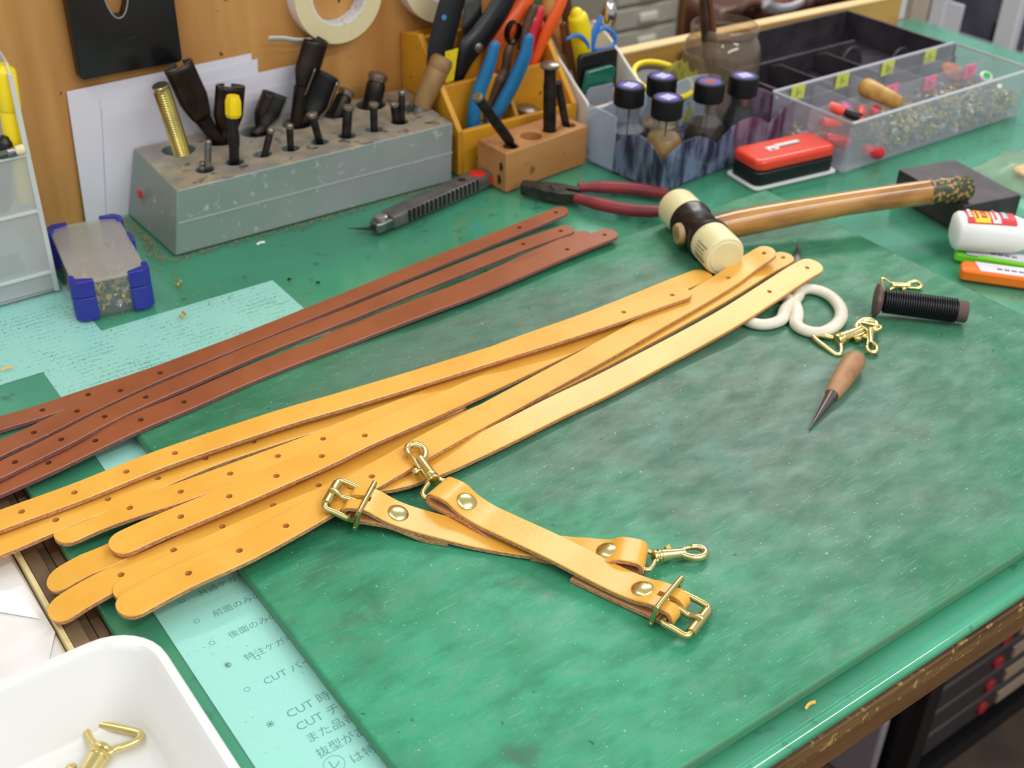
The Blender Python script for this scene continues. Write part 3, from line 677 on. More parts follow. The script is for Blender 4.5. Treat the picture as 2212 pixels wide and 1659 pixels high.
thing_hook((1880, 700), MT+.0085, (1882, 762), MT+.0030, 'brass snap hook lying across another hook, snap end toward the awl', roll=-.1)
thing_hook((1907, 617), MT+.0025, (1992, 617), MT+.0035, 'brass snap hook behind the black thread spool', roll=.35)

# ================================================================== finished short straps with rivets, hook and buckle
def ribbon(path, sdir, W, t, mb, endround=True, n_end=6):
    """band following a path in a vertical plane; sdir = constant sideways direction"""
    pts = [Vector(p) for p in path]; N = len(pts); sd = Vector(sdir).normalized()
    rings = []
    for i, p in enumerate(pts):
        T = (pts[min(i+1, N-1)]-pts[max(i-1, 0)]).normalized(); n = sd.cross(T).normalized()
        hw = W/2; c = .0005
        prof = [(-hw+c, t/2), (hw-c, t/2), (hw, t/2-c), (hw, -t/2+.0003), (hw-.0003, -t/2), (-hw+.0003, -t/2), (-hw, -t/2+.0003), (-hw, t/2-c)]
        i0 = len(mb.v); mb.v += [p+sd*v+n*z for v, z in prof]; rings.append(i0)
    mi = [0, 0, 1, 1, 2, 1, 1, 0]
    for a, b in zip(rings, rings[1:]):
        for k in range(8): mb.f.append((a+k, a+(k+1) % 8, b+(k+1) % 8, b+k)); mb.m.append(mi[k])
    mb.f.append(tuple(rings[0]+k for k in range(7, -1, -1))); mb.m.append(1)
    mb.f.append(tuple(rings[-1]+k for k in range(8))); mb.m.append(1)
    return mb
def rivet(p, n, par, r=.0071):
    b = MB(); b.lathe(p-n*.0012, p+n, [(r, 0), (r, .0012), (r*.95, .0018), (r*.82, .0025), (r*.62, .0031), (r*.40, .0035), (r*.2, .0037), (r*.02, .00375)], 28)
    build(b, 'rivet', m_brass, par, label='domed brass rivet')
def leash(e0, e1, mids, kind0, kind1, label, riv, W=.0215, t=.0032):
    """e0/e1: loop centres (points); mids: (fraction, height of upper layer centre) between; kinds: how each end closes"""
    ax = Vector((e1.x-e0.x, e1.y-e0.y, 0)); L = ax.length; ax.normalize(); sd = ax.cross(Z)
    g = empty('riveted_strap', ((e0.x+e1.x)/2, (e0.y+e1.y)/2, MT), label, 'strap')
    def pt(s, h): return Vector((e0.x, e0.y, 0))+ax*s+Z*h
    h0, h1 = e0.z, e1.z; rl = .0046
    low = lambda h: max(h-.0048, MT+t/2+.0002)
    path = [pt(.062, MT+t/2+.0004), pt(.046, MT+t/2+.0004), pt(.026, low(h0)), pt(.010, h0-rl*.95), pt(.0, h0-rl), pt(-rl*.8, h0-rl*.55), pt(-rl, h0), pt(-rl*.7, h0+rl*.7), pt(0, h0+rl), pt(.010, h0+rl*.98)]
    path += [pt(f*L, h) for f, h in mids]
    path += [pt(L-.010, h1+rl*.98), pt(L, h1+rl), pt(L+rl*.7, h1+rl*.7), pt(L+rl, h1), pt(L+rl*.8, h1-rl*.55), pt(L, h1-rl), pt(L-.010, h1-rl*.95), pt(L-.026, low(h1)), pt(L-.046, MT+t/2+.0004), pt(L-.062, MT+t/2+.0004)]
    sp = smoothpath(path, 6)
    mb = ribbon(sp, sd, W, t, MB()); mb.m = mb.m
    body = build(mb, 'leather_band', TAN[:3], g, smooth=35)
    for kd, e, sg in ((kind0, e0, -1), (kind1, e1, 1)):      # slot for the buckle prong
        if kd == 'buckle':
            c = MB(); o_ = Vector((e.x, e.y, e.z)); q = []
            for zz in (-.0015, .012):
                for u, v in ((-.010, -.0021), (.009, -.0021), (.009, .0021), (-.010, .0021)): q.append(o_+ax*u*sg+sd*v+Z*zz)
            c.hexa(q); carve(body, c)
    for (a, b2) in riv:
        best = None                          # rivet head on the upper layer, at the pixel's place along the strap
        for q, p_ in enumerate(sp):
            T = (sp[min(q+1, len(sp)-1)]-sp[max(q-1, 0)]).normalized()
            if T.dot(ax) < .5: continue
            u = pix(p_+Z*t/2); e = (u[0]-a)**2+(u[1]-b2)**2
            if best is None or e < best[0]: best = (e, p_, sd.cross(T).normalized())
        n = best[2] if best[2].z > 0 else -best[2]
        rivet(best[1]+n*t/2, n, g)
    return g, ax, sd
def add_hook(g, o, d, roll=0, s=1.0, knob=(0, -1, .1)):
    e = empty('snap_hook', o, None, None); e.parent = g; e.location = Vector(o)-WO[g.name]
    T = frame_m(o, d, roll=roll, s=s); hook_parts(T, e)
    b = MB(T); kd = Vector((.0300, -.0100, .0012)); b.lathe((.0300, -.0030, .0), kd, [(.0013, 0), (.0013, .0030), (.0030, .0036), (.0036, .0056), (.0026, .0076), (.0006, .0084)], 14)
    build(b, 'knob', m_brass, e)
    e['label'] = 'brass swivel snap hook'
def add_buckle(g, o, d, up=Z, s=1.0):
    e = empty('roller_buckle', o, None, None); e.parent = g; e.location = Vector(o)-WO[g.name]; e['label'] = 'brass roller buckle'
    T = frame_m(o, d, up=up, s=s)
    b = MB(T)
    fr = [(0, -.0130, 0), (0, 0, 0), (0, .0130, 0), (.0010, .0140, 0), (.0090, .0142, .0005), (.0140, .0142, .0005), (.0162, .0128, .0005), (.0165, .0095, .0005), (.0165, -.0095, .0005), (.0162, -.0128, .0005), (.0140, -.0142, .0005), (.0090, -.0142, .0005), (.0010, -.0140, 0)]
    b.tube(smoothpath(fr, 5, True), .0021, n=14, closed=True); build(b, 'frame', m_brass2, e)
    b = MB(T); b.lathe((.0165, -.0105, .0005), (.0165, .0105, .0005), [(.0022, 0), (.0032, .0002), (.0032, .0208), (.0022, .0210)], 18); build(b, 'roller', m_brass2, e)
    b = MB(T); b.tube(smoothpath([(-.0005, 0, .0024), (.0045, 0, .0020), (.0095, 0, .0012), (.0125, 0, .0026), (.0158, 0, .0044), (.0176, 0, .0040)], 4), [.0020]*15+[.0018]*3+[.0016]*3, n=10); build(b, 'prong', m_brass2, e)
    b = MB(T); k = [(-.0060, -.0128, -.0045), (-.0060, .0128, -.0045), (-.0055, .0142, -.0030), (-.0050, .0142, .0070), (-.0050, .0128, .0090), (-.0050, -.0128, .0090), (-.0050, -.0142, .0070), (-.0055, -.0142, -.0030)]
    b.tube(smoothpath(k, 6, True), .0017, n=14, closed=True); build(b, 'keeper', m_brass2, e)
# lower one: buckle propped on the tan straps, hook end to the right
rc2 = P(716, 1068, .0262); a1 = P(1374, 1206, .0165); d_ = Vector((a1.x-rc2.x, a1.y-rc2.y, 0)).normalized(); a0 = rc2+d_*.0158-Z*.0048
mid = MT+.0017+.0032
g2, ax2, sd2 = leash(a0, a1, [(.13, .0200), (.20, .0168), (.30, mid+.0004), (.45, mid-.002), (.6, mid-.002), (.75, mid), (.82, mid+.0016), (.90, .0172)], 'buckle', 'hook', 'short tan strap underneath, its buckle resting on the long tan straps', [(851, 1131), (1315, 1199)])
add_buckle(g2, a0, rc2-a0)
add_hook(g2, a1+ax2*.001, P(1523, 1187, MT+.004)-a1, roll=math.pi, s=(P(1523, 1187, MT+.004)-a1).length/.0605)
# upper one: hook end on the long straps, buckle lying on the mat
b0 = P(957, 1066, .0215); rc1 = P(1508, 1345, MT+.0048); d_ = Vector((b0.x-rc1.x, b0.y-rc1.y, 0)).normalized(); b1 = rc1+d_*.0165+Z*.0022
g1, ax1, sd1 = leash(b0, b1, [(.12, .0215), (.20, .0190), (.30, .0188), (.45, .0190), (.57, .0186), (.70, .0172), (.80, .0168), (.88, .0180)], 'hook', 'buckle', 'short tan strap lying on top, its snap hook reaching onto the long straps', [(1003, 1085), (1381, 1287)])
tp = P(886, 960, .0270)
add_hook(g1, b0-ax1*.001, tp-b0, roll=math.pi, s=(tp-b0).length/.0605)
add_buckle(g1, b1+ax1*.0005, rc1-b1)
# ================================================================== tools lying on the mat
m_ivory = pm('ivory_nylon', (236, 226, 178), .45, col2=(226, 214, 160), ns=30, spots=(90, 84, 60), sps=420, splo=.70, sphi=.73)
m_blackiron = pm('black_painted_iron', (24, 22, 22), .3, col2=(60, 50, 44), ns=120, lo=.62, hi=.7)
m_oak = pm('varnished_oak', (190, 136, 70), .25, col2=(140, 88, 38), ns=46, stretch=(.12, 1, 1), lo=.42, hi=.66, coat=.5, bump=.08)
m_handle_g = pm('green_worn_paint', (58, 68, 40), .32, spots=(176, 132, 84), sps=260, splo=.53, sphi=.56)
m_steel = pm('steel', (150, 150, 150), .32, metal=1, col2=(110, 108, 106), ns=60)
m_dsteel = pm('dark_steel', (62, 58, 56), .42, metal=.9, col2=(90, 82, 76), ns=70)
m_grip = pm('maroon_grip', (138, 36, 44), .5, col2=(112, 28, 36), ns=30, bump=.1)
m_ink2 = pm('black_print', (30, 30, 32), .6)
# ---- mallet
hr = .0185
hz = MT+hr
ha, hb_ = P(1473, 452, hz+.003), P(1553, 541, hz)
hd = (hb_-ha); hd.z = 0; hd.normalize()
hc = (ha+hb_)/2; hc.z = hz
mal = empty('mallet', (hc.x, hc.y, MT), 'ivory-faced mallet with black iron head and worn wooden handle', 'mallet')
hl = .052
b = MB(); b.lathe(hc-hd*hl, hc, [(hr-.003, 0), (hr-.0008, .0012), (hr, .004), (hr, .032)], 28); build(b, 'face', m_ivory, mal)
b = MB(); b.lathe(hc+hd*hl, hc, [(hr-.0045, -.0002), (hr-.0038, .0006), (hr-.0016, .0008), (hr-.0003, .003), (hr, .006), (hr, .032)], 28); build(b, 'face', m_ivory, mal)
b = MB(); b.lathe(hc-hd*.022, hc+hd*.03, [(hr-.001, 0), (hr+.0012, .001), (hr+.0012, .006), (hr-.0008, .010), (hr-.0008, .034), (hr+.0012, .038), (hr+.0012, .043), (hr-.001, .044)], 28)
build(b, 'head', m_blackiron, mal)
he = P(2092, 405, .0395)
hdir = Vector((he.x-hc.x, he.y-hc.y, he.z-hz)).normalized()
q = hc-hdir*.0195
b = MB(); b.lathe(q+hdir*.002, q-hdir*.004, [(.0098, 0), (.0098, .003), (.0085, .0050)], 20); build(b, 'handle_end', pm('oak_end_grain', (182, 148, 104), .6, col2=(120, 90, 58), ns=90), mal)
HL = (he-hc).length
hp = [hc+hdir*(.010+(HL-.010)*k/12)+Z*(.0035*math.sin(math.pi*k/12)) for k in range(13)]
hradz = [.0115, .0128, .0128, .0122, .0118, .0115, .0114, .0114, .0115, .0117, .0119, .0122, .0124]
cut = 10
b = MB(); b.tube(hp[:cut+1], [(r*.92, r) for r in hradz[:cut+1]], n=20, flat=(-hdir.y, hdir.x, 0)); build(b, 'handle', m_oak, mal)
b = MB(); e = hp[-1]; b.tube([hp[cut]-hdir*.001, hp[11], e-hdir*.003, e], [(r*.94, r*1.02) for r in (hradz[10], hradz[11], .0123, .0108)], n=20, flat=(-hdir.y, hdir.x, 0)); build(b, 'handle_grip', m_handle_g, mal, label='handle end in chipped green paint')
# small lettering on the near face side
sdv = hd.cross(Z).normalized()
b = MB(); rowv = (Z*.35-sdv*-.0).normalized()
fdir = Vector((-hd.y, hd.x, 0))
if fdir.dot(CAM-hc) < 0: fdir = -fdir
rk_ = random.Random(5)
for k in range(5):
    an = math.radians(24-k*10); n = (fdir*math.cos(an)+Z*math.sin(an)); up = (Z*math.cos(an)-fdir*math.sin(an)); xx = .031
    while xx < .046:
        wd = rk_.uniform(.0010, .0026) if k < 4 else .0030
        b.prism([(0, 0), (wd, 0), (wd, .0010 if k < 4 else .0020), (0, .0010 if k < 4 else .0020)], hc+hd*xx+n*(hr+.0001), hd, up, .0001); xx += wd+.0007
build(b, 'lettering', pm('olive_print', (110, 104, 70), .6), mal)
# ---- combination pliers with maroon grips
pl = empty('pliers', P(1300, 425, 0), 'steel pliers with maroon dipped handles lying behind the mallet head', 'pliers')
zq = .0075
def flatpath(pts, z): return [P(a, b_, z) for a, b_ in pts]
j0, j1 = P(1126, 404, zq), P(1250, 423, zq)
jd = (j1-j0).normalized(); js = Vector((-jd.y, jd.x, 0))
JL = (j1-j0).length
T = frame_m(j0-Z*0, jd)
b = MB(T); b.prism([(0, .0004), (JL*.42, .0004), (JL*.55, -.002), (JL*.8, -.003), (JL, -.004), (JL, -.0085), (JL*.75, -.0115), (JL*.5, -.0112), (JL*.3, -.0085), (.002, -.0062), (0, -.004)], (0, 0, -.0055), X, Y, .011); build(b, 'jaw', m_dsteel, pl, bevel=.0008)
b = MB(T); b.prism([(0, .0010), (0, .0045), (.002, .0062), (JL*.3, .0085), (JL*.5, .0112), (JL*.75, .0112), (JL, .0085), (JL, .0032), (JL*.8, .0030), (JL*.55, .0034), (JL*.42, .0010)], (0, 0, -.0055), X, Y, .011); build(b, 'jaw', m_dsteel, pl, bevel=.0008)
b = MB(T); b.lathe((JL*.66, 0, -.006), (JL*.66, 0, .01), [(.0085, 0), (.0085, .0118), (.0078, .0125), (.002, .0127)], 20); build(b, 'pivot', m_dsteel, pl)
b = MB(); b.tube(smoothpath(flatpath([(1244, 428), (1290, 440), (1350, 452), (1400, 456), (1432, 456)], zq), 5), [(.0052, .0060)]*4+[(.0060, .0068)]*13+[(.0056, .0062)]*4, n=14, flat=(0, 0, 1)); build(b, 'grip', m_grip, pl)
b = MB(); b.tube(smoothpath(flatpath([(1249, 405), (1300, 404), (1360, 407), (1410, 414), (1442, 420)], zq), 5), [(.0052, .0060)]*4+[(.0060, .0068)]*13+[(.0056, .0062)]*4, n=14, flat=(0, 0, 1)); build(b, 'grip', m_grip, pl)
b = MB(); b.tube(flatpath([(1428, 456), (1437, 456)], zq), [(.003, .0035)]*2, n=10); build(b, 'handle_core', m_steel, pl)
b = MB(); b.tube(flatpath([(1438, 419), (1462, 423)], zq), [(.003, .0035)]*2, n=10); build(b, 'handle_core', m_steel, pl)
# ---- utility knife
kn_ = empty('utility_knife', P(930, 440, 0), 'grey snap-blade utility knife with red end cap in front of the steel block', 'knife')
m_gun = pm('gunmetal_grip', (92, 88, 86), .38, metal=.35, col2=(112, 106, 102), ns=80); m_cap = pm('red_cap', (214, 40, 40), .4); m_blade = pm('dark_blade', (62, 60, 66), .35, metal=.6)
k0, k1 = P(836, 474, .008), P(1052, 378, .008)
T = frame_m(k0, k1-k0); KL = (k1-k0).length; ks = KL
b = MB(T); b.prism([(0, -.0090), (.004, -.0100), (KL*.93, -.0112), (KL, -.0085), (KL+.0035, 0), (KL, .0085), (KL*.93, .0112), (.006, .0098), (0, .0080)], (0, 0, -.0075), X, Y, .0135); build(b, 'handle', m_gun, kn_, bevel=.0025, seg=3)
for i in range(17):
    xx = KL*(.13+.042*i); b = MB(T); b.box(xx, xx+.0022, -.0116, -.0096, -.0045, .0063); build(b, 'grip_rib', m_black, kn_)
b = MB(T); b.lathe((KL*.90, 0, .005), (KL*.90, 0, .02), [(.0082, 0), (.0082, .0014), (.0072, .0020)], 22); build(b, 'end_disc', m_cap, kn_)
b = MB(T); b.prism([(KL*.93, -.0118), (KL+.003, -.0080), (KL+.0055, 0), (KL+.003, .008), (KL-.002, .008), (KL-.002, -.008)], (0, 0, -.005), X, Y, .008); build(b, 'end_cap', m_cap, kn_, bevel=.001)
b = MB(T); b.lathe((KL*.74, .001, .0055), (KL*.74, .001, .02), [(.0042, 0), (.0042, .0008)], 16); build(b, 'hang_hole', m_black, kn_)
b = MB(T); b.prism([(-.019, -.0065), (-.014, -.0088), (.002, -.0092), (.002, .0080), (-.012, .0080), (-.017, .0050)], (0, 0, -.006), X, Y, .0095); build(b, 'blade_holder', m_steel, kn_, bevel=.0012)
b = MB(T); b.lathe((-.008, -.001, .003), (-.008, -.001, .01), [(.0058, 0), (.0058, .0038), (.0046, .0046), (.0010, .0048)], 18); build(b, 'lock_wheel', pm('zinc_wheel', (176, 172, 164), .3, metal=.8), kn_)
b = MB(T); tip = T.inverted() @ P(751, 497, .003); b.prism([(tip.x, tip.y), (-.018, -.0075), (-.010, -.0075), (-.010, .0060), (-.020, .0060)], (0, 0, -.0035), X, Y, .0006); build(b, 'blade', m_blade, kn_)
# ---- awl
aw = empty('awl', P(1810, 845, MT), 'dark steel awl with plain wooden handle lying on the mat', 'awl')
w0, w1 = P(1748, 928, MT+.0015), P(1851, 771, MT+.0088); ad = (w1-w0); AL = ad.length; ad.normalize()
b = MB(); b.lathe(w0, w1, [(.0004, 0), (.0012, .010), (.0026, AL*.25), (.0042, AL*.42), (.0050, AL*.46)], 16); build(b, 'blade', pm('awl_steel', (104, 94, 90), .35, metal=.8), aw)
b = MB(); b.lathe(w0, w1, [(.0050, AL*.455), (.0060, AL*.47), (.0074, AL*.62), (.0086, AL*.80), (.0088, AL*.92), (.0080, AL*.965), (.0055, AL*.99), (.001, AL)], 22); build(b, 'handle', pm('plain_beech', (176, 132, 92), .55, col2=(150, 106, 70), ns=60, stretch=(1, 1, .2)), aw)
# ---- thread spool
sp_ = empty('thread_spool', P(1985, 660, MT), 'spool wound with black waxed thread, brown cardboard flange', 'spool')
s0, s1 = P(1893, 648, MT+.0135), P(2088, 674, MT+.0112); sdir = (s1-s0).normalized(); SL = (s1-s0).length
m_thread = pm('black_thread', (20, 20, 26), .35, bump=0)
b = MB()
prof = [(.004, .003)]
nturn = 30
for i in range(nturn):
    t0 = .006+(SL-.014)*i/nturn; st = (SL-.014)/nturn
    prof += [(.0088, t0), (.0100, t0+st*.3), (.0100, t0+st*.7), (.0088, t0+st*.99)]
prof += [(.004, SL-.0075)]
b.lathe(s0, s1, prof, 22); build(b, 'thread', m_thread, sp_, smooth=60)
m_kraft = pm('brown_card_core', (96, 76, 70), .75, col2=(128, 112, 104), ns=90, lo=.55, hi=.7)
b = MB(); b.lathe(s0-sdir*.001, s1, [(.0128, 0), (.0138, .0008), (.0130, .0030), (.0100, .0050), (.0060, .0060)], 22); build(b, 'flange', m_kraft, sp_)
b = MB(); b.lathe(s0+sdir*(SL-.0078), s1, [(.0088, 0), (.0090, .0070), (.0084, .0080)], 22); build(b, 'core_end', m_kraft, sp_)
# ---- scissors under the straps
sc = empty('scissors', P(1720, 640, MT), 'scissors with white looped plastic handles under the strap tips', 'scissors')
m_wpl = pm('white_plastic_handle', (226, 220, 202), .45, col2=(214, 206, 184), ns=60)
zs = MT+.0044
lp1 = [(1709, 652), (1697, 668), (1688, 690), (1662, 700), (1635, 700), (1612, 690), (1606, 668), (1618, 648), (1650, 636), (1690, 640)]
lp2 = [(1716, 652), (1722, 676), (1720, 700), (1740, 714), (1770, 718), (1798, 708), (1815, 690), (1816, 668), (1800, 645), (1775, 630), (1745, 624), (1728, 630), (1722, 642)]
for lp in (lp1, lp2):
    b = MB(); b.tube(smoothpath([P(x, y, zs) for x, y in lp], 5, True), [(.0042, .0054)]*(5*len(lp)), n=12, closed=True, flat=(0, 0, 1)); build(b, 'handle', m_wpl, sc)
b = MB()
tipz = [P(1716, 660, zs), P(1706, 640, zs), P(1712, 600, zs-.001), P(1722, 556, zs-.002), P(1726, 526, zs-.0035)]
b.tube(smoothpath(tipz, 4), [(.0012, .0055)]*8+[(.0011, .0046)]*5+[(.001, .0030), (.001, .002), (.001, .0012), (.001, .0005)], n=8, flat=(0, 0, 1)); build(b, 'blade', m_steel, sc)
b = MB(); b.tube([p_-Z*.002+X*.001 for p_ in smoothpath(tipz, 4)], [(.0012, .0050)]*8+[(.0011, .0042)]*5+[(.001, .0028), (.001, .002), (.001, .0012), (.001, .0005)], n=8, flat=(0, 0, 1)); build(b, 'blade', m_steel, sc)
b = MB(); pz = P(1712, 610, zs); b.lathe(pz, pz+Z, [(.004, 0), (.004, .002), (.003, .003)], 14); build(b, 'screw', m_steel, sc)

# ================================================================== things right of the mat
# ---- black steel slab
zsb = .028
m_slab = pm('black_oxide_steel', (58, 50, 54), .42, metal=.3, col2=(74, 64, 66), ns=60, bump=.08, bs=240)
tl = [P(1941, 366, zsb), P(2084, 445, zsb), P(2207, 422, zsb), P(2062, 344, zsb)]
bt = [Vector((p.x, p.y, 0)) for p in tl]
build(MB().hexa([bt[1], bt[2], bt[3], bt[0], tl[1], tl[2], tl[3], tl[0]]), 'steel_slab', m_slab, bevel=.001, label='black steel slab under the end of the mallet handle', cat='block')
# ---- orange and green boxed refills (blade cases) with paper labels
def case(p0, p1, wid, h, z, col, label, slant):
    a, c = P(*p0, z), P(*p1, z)
    t = empty('blade_case', ((a.x+c.x)/2, (a.y+c.y)/2, z), label, 'case')
    d = (c-a); d.z = 0; L = .115; d.normalize()
    T = frame_m(a, d)
    m = pm('plastic_'+col[0], col[1], .2, spec=.6)
    b = MB(T); b.prism([(0, 0), (.004, -.0015), (L, -.0015), (L, wid), (.004, wid), (0, wid*.8)], (0, 0, 0), X, Y, h); build(b, 'shell', m, t, bevel=.0022, seg=3)
    b = MB(T); b.prism([(.016, .0015), (L-.012, .0015), (L-.016, wid-.001), (.012, wid-.001)], (0, 0, h+.0001), X, Y, .0003); lb = build(b, 'label', pm('pale_label', (226, 220, 230), .5), t)
    b = MB(T)
    for k in range(4): b.box(.030+k*.006, .0345+k*.006, wid*.38, wid*.55, h+.0004, h+.0006)
    for k in range(10): b.box(.060+k*.0038, .0628+k*.0038, wid*.3, wid*.36, h+.0004, h+.0006)
    build(b, 'print', pm('grey_print', (120, 118, 126), .7), lb)
    return t, T, L
case((2071, 604), (2212, 624), .019, .0105, .0005, ('orange', (250, 120, 22)), 'bright orange plastic blade case with white label by the mat edge', 1)
t_, T_, L_ = case((2059, 563), (2212, 588), .017, .0085, .0005, ('lime', (120, 214, 40)), 'lime green plastic case between the orange case and the glue bottle', 1)
b = MB(T_); b.box(.009, .020, -.0018, .0172, .0088, .0095); build(b, 'clip', pm('grey_clip', (200, 202, 208), .4), t_, bevel=.0005)
# ---- white glue bottle on its side
gl = empty('glue_bottle', P(2110, 560, .009), 'white glue bottle lying on its side, red and yellow label', 'bottle')
m_gb = pm('white_polyethylene', (240, 241, 236), .4, sss=.1)
g0, g1 = P(2056, 507, .021), P(2207, 521, .019)
gd = (g1-g0); gd.z = 0; gd.normalize(); T = frame_m(Vector((g0.x, g0.y, .0255)), gd, s=.95)
b = MB(T)
sec = [(-.001, .55, .6), (.001, .86, .9), (.004, .97, 1), (.030, 1, 1), (.046, 1, .98), (.056, .96, .92), (.064, .82, .78), (.070, .62, .6), (.074, .5, .5), (.078, .48, .48)]
vs, fs = [], []; n = 24
for x_, a_, c_ in sec:
    for k in range(n):
        an = 2*math.pi*k/n; cx, sx = math.cos(an), math.sin(an)
        e_ = 2/2.6
        vs.append((x_, .0190*a_*math.copysign(abs(cx)**e_, cx), .0172*c_*math.copysign(abs(sx)**e_, sx)))
for i in range(len(sec)-1):
    for k in range(n): fs.append((i*n+k, i*n+(k+1) % n, (i+1)*n+(k+1) % n, (i+1)*n+k))
fs += [tuple(range(n-1, -1, -1)), tuple((len(sec)-1)*n+k for k in range(n))]
b.add(vs, fs); build(b, 'bottle_body', m_gb, gl)
b = MB(T); b.lathe((.076, 0, 0), (.1, 0, 0), [(.0100, 0), (.0104, .002), (.0100, .012), (.0055, .014), (.0035, .026)], 20); build(b, 'cap', pm('red_cap2', (206, 40, 44), .4), gl)
def on_bottle(x0, x1, a0, a1, col, name, par, off=.0004, m=6):
    b = MB(T); vs, fs = [], []
    for i in range(m+1):
        an = math.radians(a0+(a1-a0)*i/m); cx, sx = math.cos(an), math.sin(an); e_ = 2/2.6
        for x_ in (x0, x1): vs.append((x_, (.0190+off)*math.copysign(abs(cx)**e_, cx), (.0172+off)*math.copysign(abs(sx)**e_, sx)))
    for i in range(m): fs.append((2*i, 2*i+1, 2*i+3, 2*i+2))
    b.add(vs, fs); return build(b, name, pm('label_'+name+str(col[0]), col, .4), par)
lbl = on_bottle(.008, .053, 30, 128, (214, 52, 58), 'label', gl)
on_bottle(.0150, .0290, 34, 124, (246, 206, 30), 'panel', lbl, .0007)
on_bottle(.0310, .0385, 34, 124, (240, 214, 214), 'panel', lbl, .0007)
on_bottle(.0415, .0455, 60, 100, (150, 206, 206), 'panel', lbl, .0007)
b = MB(T)
for k in range(3): b.box(.0103, .0132, -.006+k*.0058, -.0022+k*.0058, .0176, .0179)
for k in range(4): b.box(.0165, .0188, -.0075+k*.0042, -.0045+k*.0042, .0178, .0182, 1)
for k in range(2): b.box(.0215, .0268, -.006+k*.0075, -.0008+k*.0075, .0178, .0182, 1)
for k in range(5): b.box(.0330, .0352, -.008+k*.0038, -.0052+k*.0038, .0178, .0182, 2)
build(b, 'lettering', [pm('white_print', (250, 240, 236), .5), pm('red_print', (206, 60, 30), .5), pm('pink_print', (214, 90, 100), .5)], lbl)
# ---- clear bag at the right edge
bg = empty('plastic_bag', P(2190, 400, 0), 'crumpled clear plastic bag with tan leather pieces inside, at the slab corner', 'bag')
m_bagc = clear('clear_bag', (.92, .92, .86), gloss=.05, milk=.16, milkcol=(226, 224, 190), rough=.3)
c = P(2215, 392, 0); b = MB()
vs, fs = [], []; NN = 11
rnd = random.Random(3)
for i in range(NN):
    for j in range(NN):
        u, v = i/(NN-1), j/(NN-1); h = .020*math.sin(math.pi*u)**.5*math.sin(math.pi*v)**.5 if 0 < u < 1 and 0 < v < 1 else .001
        vs.append((c.x-.035+.13*u, c.y-.05+.10*v, max(.0012, h+rnd.uniform(-.004, .005))))
for i in range(NN-1):
    for j in range(NN-1): fs.append((i*NN+j, (i+1)*NN+j, (i+1)*NN+j+1, i*NN+j+1))
b.add(vs, fs); build(b, 'film', m_bagc, bg, smooth=30)
b = MB(); b.prism(rrect(.06, .035, .008), (c.x+.035, c.y+.005, .002), X, Y, .003); build(b, 'leather_piece', m_tan, bg, bevel=.0005)
b = MB(); b.prism(rrect(.05, .028, .006), (c.x+.030, c.y-.012, .0055), (Vector((.95, .3, 0))), (Vector((-.3, .95, 0))), .003); build(b, 'leather_piece', pm('amber_leather', (206, 132, 50), .4), bg, bevel=.0005)
# ---- red and black stamp pad
st_ = empty('stamp_pad', P(1690, 380, 0), 'stamp pad tin with red lid and black base in front of the dye bottles', 'stamp pad')
sA, sB = P(1632, 411, 0), P(1803, 371, 0); sd_ = (sB-sA).normalized(); T = frame_m(sA, sd_)
SL_ = (sB-sA).length; SW = .046
b = MB(T); b.prism([(x_+SL_/2, y_+SW/2) for x_, y_ in rrect(SL_+.004, SW+.004, .006)], (0, 0, 0), X, Y, .0018); build(b, 'card_slip', pm('white_card', (226, 226, 224), .7), st_)
b = MB(T); b.prism([(x_+SL_/2, y_+SW/2) for x_, y_ in rrect(SL_-.002, SW-.002, .008)], (0, 0, .0018), X, Y, .0148); build(b, 'base', m_black, st_, bevel=.0015)
b = MB(T); b.prism([(x_+SL_/2, y_+SW/2) for x_, y_ in rrect(SL_-.001, SW-.001, .010)], (0, 0, .0168), X, Y, .0125); build(b, 'lid', pm('red_lid', (226, 62, 36), .28, coat=.2), st_, bevel=.0045, seg=4)
b = MB(T); b.prism([(SL_*.28, SW*.42), (SL_*.40, SW*.42), (SL_*.40, SW*.62), (SL_*.28, SW*.62)], (0, 0, .0294), X, Y, .0003); b.prism([(SL_*.41, SW*.50), (SL_*.70, SW*.50), (SL_*.70, SW*.66), (SL_*.41, SW*.66)], (0, 0, .0294), X, Y, .0003)
build(b, 'label', pm('silver_sticker', (222, 216, 210), .4), st_)
b = MB(T); b.box(SL_*.43, SL_*.70, SW*.49, SW*.54, .0294, .0298); b.box(SL_*.31, SL_*.36, SW*.44, SW*.50, .0297, .0299); build(b, 'label_print', pm('label_grey', (110, 104, 100), .5), st_)

# ================================================================== white tray with a hook, lower left
zr = .050
cr = P(292, 1346, zr); tray = empty('white_tray', (cr.x-.15, cr.y-.12, -.0095), 'white enamel-look tray with rounded corner at the bench end, holding one hook', 'tray')
m_tray = pm('white_tray_plastic', (232, 231, 227), .25, spec=.5)
TWX, TWY = .36, .27
cen = Vector((cr.x+.0055-TWX/2, cr.y+.001-TWY/2, 0))
def tray_ring(w, h, r, z): return [(cen.x+x_, cen.y+y_, z) for x_, y_ in rrect(w, h, r, 8)]
rings = [tray_ring(TWX-.036, TWY-.036, .018, -.0088), tray_ring(TWX-.028, TWY-.028, .022, -.0072), tray_ring(TWX-.012, TWY-.012, .026, zr-.006), tray_ring(TWX-.0015, TWY-.0015, .029, zr-.005), tray_ring(TWX, TWY, .030, zr-.002), tray_ring(TWX-.0015, TWY-.0015, .029, zr),
         tray_ring(TWX-.010, TWY-.010, .026, zr+.0004), tray_ring(TWX-.016, TWY-.016, .024, zr-.003), tray_ring(TWX-.034, TWY-.034, .020, .008), tray_ring(TWX-.042, TWY-.042, .016, .004), tray_ring(TWX-.052, TWY-.052, .012, .003)]
